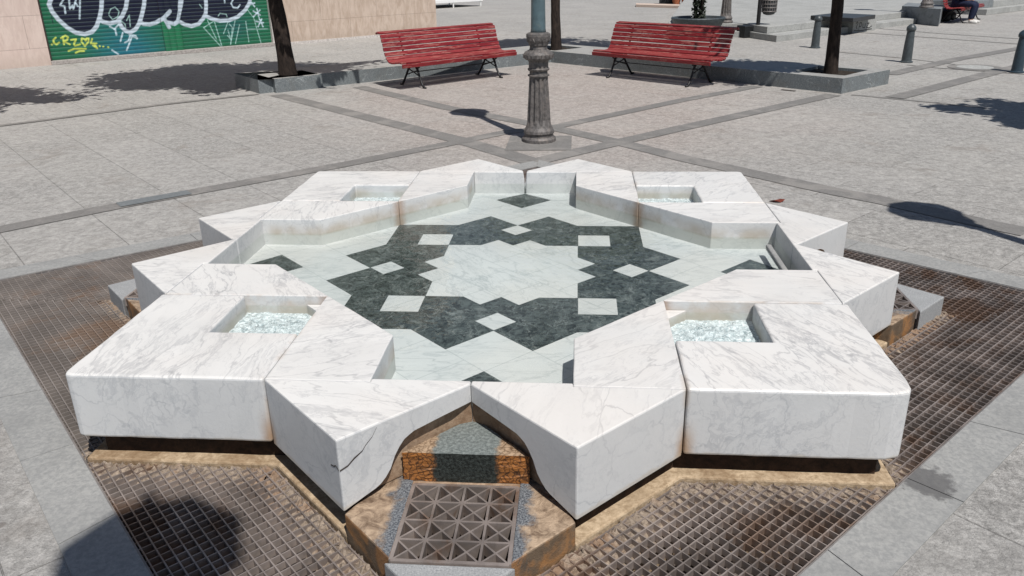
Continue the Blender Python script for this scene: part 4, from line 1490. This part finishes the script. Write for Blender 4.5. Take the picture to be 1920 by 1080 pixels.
def paint(X, Z):
    def blend(c, k, a):
        k = k[:, None]
        return c * (1 - k) + np.array(a)[None] * k
    c = np.tile(np.array([0.012, 0.125, 0.062]), (len(X), 1))
    teal = np.clip(1.2 - np.abs(X - 1.6) / 0.85, 0, 1) * (0.6 + 0.4 * np.sin(Z * 3 + X))
    c = blend(c, np.clip(teal, 0, 1), (0.012, 0.135, 0.19))
    teal2 = np.clip(1.0 - np.hypot(X - 3.9, (Z - 0.5) * 1.3) / 0.55, 0, 1)
    c = blend(c, teal2 * 0.8, (0.012, 0.085, 0.10))
    post = ((X > 2.29) & (X < 2.70)).astype(float)
    c = blend(c, post * 0.9, (0.015, 0.16, 0.07))
    e = np.interp(X, xe, env, left=9, right=9)
    navy = 1 / (1 + np.exp(-(Z - e) / 0.012)) * (Z < 2.08)
    c = blend(c, navy, (0.006, 0.008, 0.026))
    for l in ext:
        w = 0.036
        d = seg_dist(X, Z, l)
        c = blend(c, np.clip((w + 0.010 - d) / 0.012, 0, 1), (0.50, 0.58, 0.66))
    for G_, w, col in ((GF, 0.0075, (0.40, 0.62, 0.58)), (GT, 0.014, (0.55, 0.68, 0.76)), (GY, 0.015, (0.62, 0.70, 0.12))):
        for l in G_:
            d = seg_dist(X, Z, l)
            c = blend(c, np.clip((w + 0.006 - d) / 0.009, 0, 1) * (0.85 if G_ is not GF else 0.8), col)
    return c


def shutter(name, x0, x1, yb, vertical=False):
    z0, z1, st = 0.076, 2.9, 0.0125
    nx, nz = int((x1 - x0) / st) + 1, int((z1 - z0) / st) + 1
    xs = np.linspace(x0, x1, nx); zs = np.linspace(z0, z1, nz)
    X, Z = np.meshgrid(xs, zs)
    if vertical:
        Y = yb - 0.030 * np.abs(np.sin((X - x0) / (x1 - x0) * PI * 3)) ** 0.6
    else:
        Y = yb + 0.0032 * np.cos(2 * PI * Z / 0.078)
    V = np.stack([X.ravel(), Y.ravel(), Z.ravel()], 1)
    idx = np.arange(nx * nz).reshape(nz, nx)
    F = np.stack([idx[:-1, :-1].ravel(), idx[:-1, 1:].ravel(), idx[1:, 1:].ravel(), idx[1:, :-1].ravel()], 1)
    me = bpy.data.meshes.new(name)
    me.from_pydata(V.tolist(), [], F.tolist())
    at = me.color_attributes.new('paint', 'FLOAT_COLOR', 'POINT')
    col = np.ones((nx * nz, 4)); col[:, :3] = paint(X.ravel(), Z.ravel())
    at.data.foreach_set('color', col.ravel())
    me.materials.append(MAT['shutter'])
    for p in me.polygons: p.use_smooth = True
    o = bpy.data.objects.new(name, me)
    COL.objects.link(o)
    o.parent = BL_
    return o


s1 = shutter('roller_shutter', 0.035, 2.29, 0.11)
s1['label'] = 'left green roller shutter with white graffiti outlines and a yellow tag'
shutter('shutter_post', 2.29, 2.70, 0.09, True)
s2 = shutter('roller_shutter', 2.70, 4.77, 0.11)
s2['label'] = 'right green roller shutter with thin pale scribbles and stars'
bpart('shutter_rail', 'crack', 0.0, 0.035, 0.04, 0.2, 0.075, 2.9)

# ------------------------------------------------------------------ raised paving and steps at the right
lower = [(4.72, 14.39), (10.26, 19.68), (10.9, 20.4), (14.3, 27.2), (13.4, 29.0), (4.4, 29.0), (2.85, 19.0), (2.55, 16.1), (4.33, 15.5)]
bm = bmesh.new()
prism(bm, lower, -0.05, 0.14)
st = tag(finish('stone_steps', bm, 'step_stone', bevel=0.01), 'pale two tier stone steps leading to the raised paving at the upper right', 'steps')
a, b = Vector((4.72, 14.39)), Vector((10.26, 19.68))
d = (b - a).normalized(); n = Vector((-d.y, d.x))
u0, u1 = a + n * 0.42 + d * 0.25, b + n * 0.42 - d * 0.3
bm = bmesh.new()
prism(bm, [tuple(u0), tuple(u1), (10.2, 20.6), (13.9, 27.3), (13.2, 28.8), (4.5, 28.8), (2.95, 19.0), (2.75, 16.3), (4.33, 15.8)], 0.139, 0.29)
finish('upper_step', bm, 'step_stone', st, bevel=0.01)
bm = bmesh.new()
P = [gp(1690, 21, 0.29), gp(1763, 27.5, 0.29), gp(1768, 20, 0.29), gp(1700, 14, 0.29)]
prism(bm, [(p.x, p.y) for p in P], 0.0, 0.43)
tag(finish('stone_plinth', bm, 'wall_granite', bevel=0.01), 'dark grey stone plinth under the most distant street lamp', 'plinth')
# dark topped stone block with scribbles
blk = empty('stone_block', (6.97, 16.38, 0), label='white scribbled stone block with a black slab on top beside the steps', cat='stone block')
rel = lambda p: (p[0] - 6.97, p[1] - 16.38)
bm = bmesh.new()
prism(bm, [rel(q) for q in ((6.97, 16.38), (7.74, 17.06), (7.2, 17.75), (6.35, 17.05))], -0.02, 0.305)
finish('base', bm, 'step_stone', blk)
bm = bmesh.new()
P = [gp(1520, 29, 0.40), gp(1600, 34, 0.40), gp(1642, 27.5, 0.40), gp(1566, 24, 0.40)]
prism(bm, [rel(p) for p in P], 0.306, 0.40)
finish('slab_top', bm, 'black_top', blk, bevel=0.01)
bm = bmesh.new()
d = Vector((0.77, 0.68)).normalized(); nn_ = Vector((d.y, -d.x))
sc_ = [[(0.10, 0.20), (0.16, 0.26), (0.20, 0.20), (0.13, 0.13), (0.19, 0.08)], [(0.26, 0.06), (0.28, 0.22), (0.36, 0.22), (0.35, 0.14), (0.28, 0.13)], [(0.42, 0.20), (0.43, 0.10), (0.52, 0.09), (0.53, 0.20)], [(0.60, 0.19), (0.70, 0.20), (0.60, 0.09), (0.72, 0.08), (0.84, 0.12)], [(0.05, 0.05), (0.4, 0.035), (0.85, 0.05)]]
for l in sc_:
    for (u_, z_), (v_, w_) in zip(l, l[1:]):
        p, q = Vector((*(d * u_ + nn_ * 0.004), z_)), Vector((*(d * v_ + nn_ * 0.004), w_))
        t_ = (q - p).normalized(); s_ = t_.cross(Vector((nn_.x, nn_.y, 0))) * 0.010
        bm.faces.new([bm.verts.new(x) for x in (p - s_, q - s_, q + s_, p + s_)])
finish('scribble', bm, 'iron', blk)
# low wall at the far right
bm = bmesh.new()
prism(bm, [(12.55, 21.75), (16.5, 25.4), (15.3, 26.8), (11.4, 23.2)], 0, 0.17)
lw = tag(finish('low_wall', bm, 'step_stone', bevel=0.01), 'low two tier grey stone wall behind the seated person at the right edge', 'low wall')
bm = bmesh.new()
prism(bm, [(12.35, 21.98), (13.15, 22.72), (12.2, 23.7), (11.4, 22.95)], 0.169, 0.40)
finish('dark_block', bm, 'wall_granite', lw, bevel=0.01)
bm = bmesh.new()
prism(bm, [(13.16, 22.72), (16.2, 25.5), (15.3, 26.5), (12.3, 23.65)], 0.169, 0.36)
finish('upper_tier', bm, 'step_stone', lw, bevel=0.01)

# litter bin on its post
q = gp(1419, 71)
bn = empty('litter_bin', (q.x, q.y, 0), 0.4, label='dark rounded litter bin hanging on a black post beside the steps', cat='litter bin')
bm = bmesh.new(); tube(bm, [(0, 0, 0.0), (0, 0, 1.75)], 0.045, 12); finish('post', bm, 'iron', bn)
bm = bmesh.new(); box(bm, -0.30, 0.03, 0.06, 0.40, 0, 0.27); finish('base_box', bm, 'black_plastic', bn, bevel=0.015)
bm = bmesh.new(); box(bm, 0.10, 0.20, -0.02, 0.12, 0, 0.27); finish('small_post', bm, 'bin_grey', bn, bevel=0.01)
bm = bmesh.new()
lathe(bm, [(0.05, 0.50), (0.12, 0.52), (0.145, 0.56), (0.155, 0.62), (0.165, 0.95), (0.175, 1.0), (0.175, 1.03), (0.12, 1.10), (0.03, 1.13)], 24, (0.25, -0.02))
bc = finish('bin_body', bm, 'bin_grey', bn, smooth=False)
bm = bmesh.new()
for z in (0.58, 0.66, 0.74, 0.82, 0.90, 0.97):
    lathe(bm, [(0.172, z), (0.176, z + 0.006), (0.172, z + 0.012)], 24, (0.25, -0.02))
for i in range(18):
    a = 2 * PI * i / 18
    tube(bm, [(0.25 + 0.16 * math.cos(a), -0.02 + 0.16 * math.sin(a), 0.56), (0.25 + 0.174 * math.cos(a), -0.02 + 0.174 * math.sin(a), 0.99)], 0.005, 5)
finish('wire_cage', bm, 'grate_frame', bc)
bm = bmesh.new(); tube(bm, [(0, 0, 0.92), (0.10, -0.01, 0.92)], 0.02, 8); finish('bracket', bm, 'iron', bn)

# planter with a dark shrub
q = gp(1308, 48, 0.30)
pl = empty('planter', (q.x, q.y, 0.0), label='wide dark round planter behind the right bench, holding a dark leafy stem', cat='planter')
bm = bmesh.new()
lathe(bm, [(0.30, 0.0), (0.34, 0.02), (0.52, 0.28), (0.60, 0.42), (0.62, 0.47), (0.60, 0.49), (0.55, 0.49), (0.52, 0.43), (0.02, 0.43)], 36)
finish('bowl', bm, 'bollard', pl, smooth=False)
sh = empty('shrub', (q.x, q.y, 0.43), label='dark stemmed shrub growing in the round planter behind the right bench', cat='shrub')
bm = bmesh.new()
rr = random.Random(9)
for i in range(7):
    a = rr.uniform(0, 2 * PI)
    tube(bm, [(0.05 * math.cos(a), 0.05 * math.sin(a), -0.03), (0.12 * math.cos(a), 0.12 * math.sin(a), 0.6), (0.16 * math.cos(a + 0.5), 0.16 * math.sin(a + 0.5), 1.5)], [0.035, 0.03, 0.015], 6)
finish('stem', bm, 'bark', sh, smooth=True)
vs, fs = [], []
for i in range(1500):
    z = rr.uniform(0.0, 2.3)
    r_ = (0.16 + 0.22 * max(0, z - 0.7)) * rr.random() ** 0.5
    a = rr.uniform(0, 2 * PI)
    p = Vector((r_ * math.cos(a), r_ * math.sin(a), z))
    u = Vector((rr.gauss(0, 1), rr.gauss(0, 1), rr.gauss(0, 1))).normalized() * 0.05; w = u.orthogonal().normalized() * 0.02
    k = len(vs); vs += [p - u, p + w, p + u, p - w]; fs.append((k, k + 1, k + 2, k + 3))
me = bpy.data.meshes.new('foliage'); me.from_pydata(vs, [], fs); me.materials.append(MAT['dark_leaf'])
o = bpy.data.objects.new('foliage', me); COL.objects.link(o); o.parent = sh

# far terracotta pots, black box, bed edging, white platform
for (u, v, s, lab) in ((1268, 8, 0.22, 'orange terracotta pot far behind, left one of two beside a black box'), (1284, 8, 0.19, 'orange terracotta pot far behind, right one of two close to the planter')):
    q = gp(u, v)
    bm = bmesh.new()
    lathe(bm, [(s * 0.6, 0), (s * 0.95, 0.38), (s * 1.1, 0.38), (s * 1.1, 0.46), (s * 0.9, 0.46), (s * 0.85, 0.40), (0.01, 0.40)], 20)
    o = finish('flower_pot', bm, 'terracotta'); o.location = q
    tag(o, lab, 'flower pot', 'terracotta pots')
    vs, fs = [], []
    for i in range(260):
        p = Vector((rr.gauss(0, 0.14), rr.gauss(0, 0.14), abs(rr.gauss(0.15, 0.14))))
        a_ = Vector((rr.gauss(0, 1), rr.gauss(0, 1), rr.gauss(0, 1))).normalized() * 0.06; b_ = a_.orthogonal().normalized() * 0.03
        k = len(vs); vs += [p - a_, p + b_, p + a_, p - b_]; fs.append((k, k + 1, k + 2, k + 3))
    me = bpy.data.meshes.new('potted_plant'); me.from_pydata(vs, [], fs); me.materials.append(MAT['leaf'])
    o = bpy.data.objects.new('potted_plant', me); COL.objects.link(o); o.location = (q.x, q.y, 0.42)
    tag(o, 'small leafy plant in the ' + ('left' if u == 1268 else 'right') + ' far terracotta pot', 'plant', 'potted plants')
q = gp(1249, 7)
bm = bmesh.new(); box(bm, -0.28, 0.28, -0.2, 0.2, 0.0, 0.5)
box(bm, -0.31, 0.31, -0.23, 0.23, 0.501, 0.54)
o = finish('storage_box', bm, 'black_plastic', bevel=0.02); o.location = q
tag(o, 'black lidded box standing left of the far terracotta pots', 'box')
bm = bmesh.new()
P = [gp(u, v) for u, v in ((1192, 13.0), (1300, 16.5), (1300, 14.0), (1192, 10.5))]
prism(bm, [(p.x, p.y) for p in P], 0, 0.10)
tag(finish('bed_edging', bm, 'cladding', bevel=0.01), 'low brown stone edging in front of the far terracotta pots', 'edging')
bm = bmesh.new()
P = [gp(u, v) for u, v in ((1385, 3.5), (1505, 2.5), (1510, -1.0), (1385, 0.5))]
prism(bm, [(p.x, p.y) for p in P], 0, 0.12)
tag(finish('bed_edging', bm, 'cladding', bevel=0.01), 'low brown stone edging beyond the litter bin at the top edge', 'edging')

q0, q1 = gp(812, 17), gp(906, 11)
ax = (q1 - q0); Lp = ax.length + 4
pr = empty('stage_platform', (q0.x - ax.normalized().x * 4, q0.y - ax.normalized().y * 4, 0), math.atan2(ax.y, ax.x), label='white metal platform on short legs with dark shade beneath, right of the building corner', cat='platform')
bm = bmesh.new(); box(bm, 0, Lp, 0, 2.4, 0.20, 0.34); finish('deck', bm, 'white_metal', pr, bevel=0.01)
bm = bmesh.new(); box(bm, 0.02, Lp - 0.02, 0.02, 0.05, 0.34, 1.1); finish('side_panel', bm, 'white_metal', pr)
for x in (0.1, 2.0, 3.9, 5.1, Lp - 0.1):
    for y in (0.05, 2.3):
        bm = bmesh.new(); tube(bm, [(x, y, 0), (x, y, 0.20)], 0.03, 8); finish('leg', bm, 'white_metal', pr)

# ------------------------------------------------------------------ seated person and bag
fx = math.radians(52)
# bench frame: x along the bench, -y is the front
def bw(x, y, z):
    c_, s_ = math.cos(fx), math.sin(fx)
    return Vector((11.10 + c_ * x - s_ * y, 19.50 + s_ * x + c_ * y, z))


def skinned(name, verts, edges, radii, mat, parent=None, root=0, sub=2):
    me = bpy.data.meshes.new(name)
    me.from_pydata([tuple(v) for v in verts], edges, [])
    o = bpy.data.objects.new(name, me)
    COL.objects.link(o)
    o.parent = parent
    bpy.context.view_layer.objects.active = o
    md = o.modifiers.new('skin', 'SKIN')
    sv = me.skin_vertices[0].data if me.skin_vertices else None
    if sv is None:
        me.attributes
    for i, r in enumerate(radii):
        me.skin_vertices[0].data[i].radius = (r, r) if not isinstance(r, tuple) else r
        me.skin_vertices[0].data[i].use_root = (i == root)
    md.use_smooth_shade = True
    s = o.modifiers.new('sub', 'SUBSURF'); s.levels = sub; s.render_levels = sub
    me.materials.append(MAT[mat])
    return o


PX = -0.62
V = [(PX, 0.26, 0.52), (PX, 0.29, 0.66), (PX, 0.30, 0.82), (PX, 0.27, 0.98), (PX, 0.25, 1.04), (PX, 0.23, 1.11), (PX, 0.20, 1.20), (PX, 0.19, 1.27)]
R_ = [0.14, 0.13, 0.145, 0.11, 0.055, 0.055, 0.095, 0.08]
E_l = [(0, 1), (1, 2), (2, 3), (3, 4), (4, 5), (5, 6), (6, 7)]
for s in (-1, 1):
    k = len(V)
    V += [(PX + s * 0.10, 0.22, 0.49), (PX + s * 0.12, -0.02, 0.50), (PX + s * 0.11, -0.20, 0.47), (PX + s * 0.10, -0.17, 0.28), (PX + s * 0.10, -0.14, 0.09), (PX + s * 0.11, -0.18, 0.045), (PX + s * 0.12, -0.30, 0.03)]
    R_ += [0.085, 0.078, 0.062, 0.055, 0.038, 0.036, 0.03]
    E_l += [(0, k), (k, k + 1), (k + 1, k + 2), (k + 2, k + 3), (k + 3, k + 4), (k + 4, k + 5), (k + 5, k + 6)]
    k = len(V)
    V += [(PX + s * 0.18, 0.27, 0.95), (PX + s * 0.23, 0.20, 0.70), (PX + s * 0.15, -0.02, 0.60), (PX + s * 0.12, -0.09, 0.60)]
    R_ += [0.055, 0.042, 0.032, 0.028]
    E_l += [(3, k), (k, k + 1), (k + 1, k + 2), (k + 2, k + 3)]
    for f in range(4):
        j = len(V)
        V += [(PX + s * (0.105 + 0.012 * f), -0.135, 0.595), (PX + s * (0.105 + 0.013 * f), -0.165 - 0.008 * (f in (1, 2)), 0.58)]
        R_ += [0.010, 0.008]
        E_l += [(k + 3, j), (j, j + 1)]
    j = len(V)
    V += [(PX + s * 0.085, -0.105, 0.60), (PX + s * 0.075, -0.135, 0.59)]
    R_ += [0.011, 0.009]
    E_l += [(k + 3, j), (j, j + 1)]
PE = empty('person', (0, 0, 0), label='person in a white shirt and navy trousers sitting on the distant red bench', cat='person')
PE.location = bw(PX, 0.25, 0)
po = PE.location.copy()
W_ = [bw(*v) - po for v in V]
skinned('body', W_, E_l, R_, 'skin', PE)
# clothes: slightly larger shells following the same skeleton
def sub_skel(ids, grow, name, mat):
    mp = {q: i for i, q in enumerate(ids)}
    skinned(name, [W_[i] for i in ids], [(mp[a], mp[b]) for a, b in E_l if a in mp and b in mp], [R_[i] + grow for i in ids], mat, PE)
legs_i = [0] + [8, 9, 10, 11, 12] + [8 + 21 + i for i in range(5)]
nper = 7 + 4 + 8 + 2
l2 = 8 + nper
legs_i = [0, 8, 9, 10, 11, 12, l2, l2 + 1, l2 + 2, l2 + 3, l2 + 4]
sub_skel(legs_i, 0.018, 'trousers', 'navy')
sub_skel([0, 1, 2, 3, 15, 16, l2 + 7, l2 + 8], 0.014, 'shirt', 'white_cloth')
for s, k in ((-1, 13), (1, l2 + 5)):
    bm = bmesh.new()
    a, b = W_[k], W_[k + 1]
    tube(bm, [a + (a - b) * 0.45 + Vector((0, 0, 0.0)), a, b, b + (b - a) * 0.3], [0.035, 0.048, 0.045, 0.028], 10)
    finish('shoe', bm, 'shoe', PE, smooth=True)
hd = W_[6]
f = (bw(0, -1, 0) - bw(0, 0, 0)); sd = bw(1, 0, 0) - bw(0, 0, 0)
bm = bmesh.new()
bmesh.ops.create_uvsphere(bm, u_segments=24, v_segments=16, radius=1)
for v in bm.verts:
    p = v.co
    v.co = hd + Vector((0, 0, 0.055)) - f * 0.018 + sd * p.x * 0.092 + f * p.y * 0.112 + Vector((0, 0, p.z * 0.105))
bmesh.ops.delete(bm, geom=[v for v in bm.verts if (v.co - hd).dot(f) > 0.035 and v.co.z < hd.z + 0.085], context='VERTS')
finish('hair', bm, 'hair', PE, smooth=True)
bm = bmesh.new()
for s in (-1, 1):
    c = hd + f * 0.088 + sd * s * 0.033 + Vector((0, 0, 0.03))
    bmesh.ops.create_uvsphere(bm, u_segments=10, v_segments=6, radius=0.011, matrix=Matrix.Translation(c))
bmesh.ops.create_uvsphere(bm, u_segments=10, v_segments=6, radius=1, matrix=Matrix.Translation(hd + f * 0.086 + Vector((0, 0, -0.045))) @ Matrix.Diagonal((0.022, 0.022, 0.006, 1)))
finish('eyes_and_mouth', bm, 'hair', PE, smooth=True)
bm = bmesh.new()
tube(bm, [hd + f * 0.085 + Vector((0, 0, 0.03)), hd + f * 0.112 + Vector((0, 0, -0.012)), hd + f * 0.09 + Vector((0, 0, -0.018))], [0.008, 0.014, 0.01], 8)
for s in (-1, 1):
    bmesh.ops.create_uvsphere(bm, u_segments=8, v_segments=6, radius=0.022, matrix=Matrix.Translation(hd + sd * s * 0.095 + Vector((0, 0, 0.01))))
finish('nose_and_ears', bm, 'skin', PE, smooth=True)

q = gp(1774, 40)
bg_ = empty('backpack', (q.x, q.y, 0), 0.9, label='black backpack slumped on the ground left of the distant red bench', cat='bag')
V = [(-0.02, 0, 0.08), (0.0, 0, 0.2), (0.02, 0, 0.32)]
bm = bmesh.new()
bmesh.ops.create_uvsphere(bm, u_segments=24, v_segments=16, radius=1)
for v in bm.verts:
    p = v.co
    sx = 0.21 if p.z < 0.2 else 0.21 - 0.06 * p.z
    sgn = lambda t, e: math.copysign(abs(t) ** e, t)
    v.co = Vector((sgn(p.x, 0.7) * sx + 0.10 * p.z, sgn(p.y, 0.7) * 0.15, 0.20 + sgn(p.z, 0.75) * 0.20)) + Vector((random.uniform(-1, 1), random.uniform(-1, 1), 0)) * 0.006
finish('bag_body', bm, 'black_plastic', bg_, smooth=True)
bm = bmesh.new()
bmesh.ops.create_uvsphere(bm, u_segments=18, v_segments=12, radius=1)
for v in bm.verts:
    p = v.co
    v.co = Vector((0.15 * p.x + 0.02, -0.15 + 0.07 * p.y, 0.14 + 0.11 * p.z))
finish('pocket', bm, 'black_plastic', bg_, smooth=True)
bm = bmesh.new()
tube(bm, [(0.10, 0.0, 0.39), (0.13, 0.0, 0.45), (0.19, 0.0, 0.43), (0.2, 0, 0.36)], 0.012, 8)
tube(bm, [(0.16, 0.12, 0.34), (0.30, 0.16, 0.22), (0.34, 0.15, 0.08), (0.24, 0.13, 0.03)], 0.013, 8)
finish('strap', bm, 'black_plastic', bg_, smooth=True)
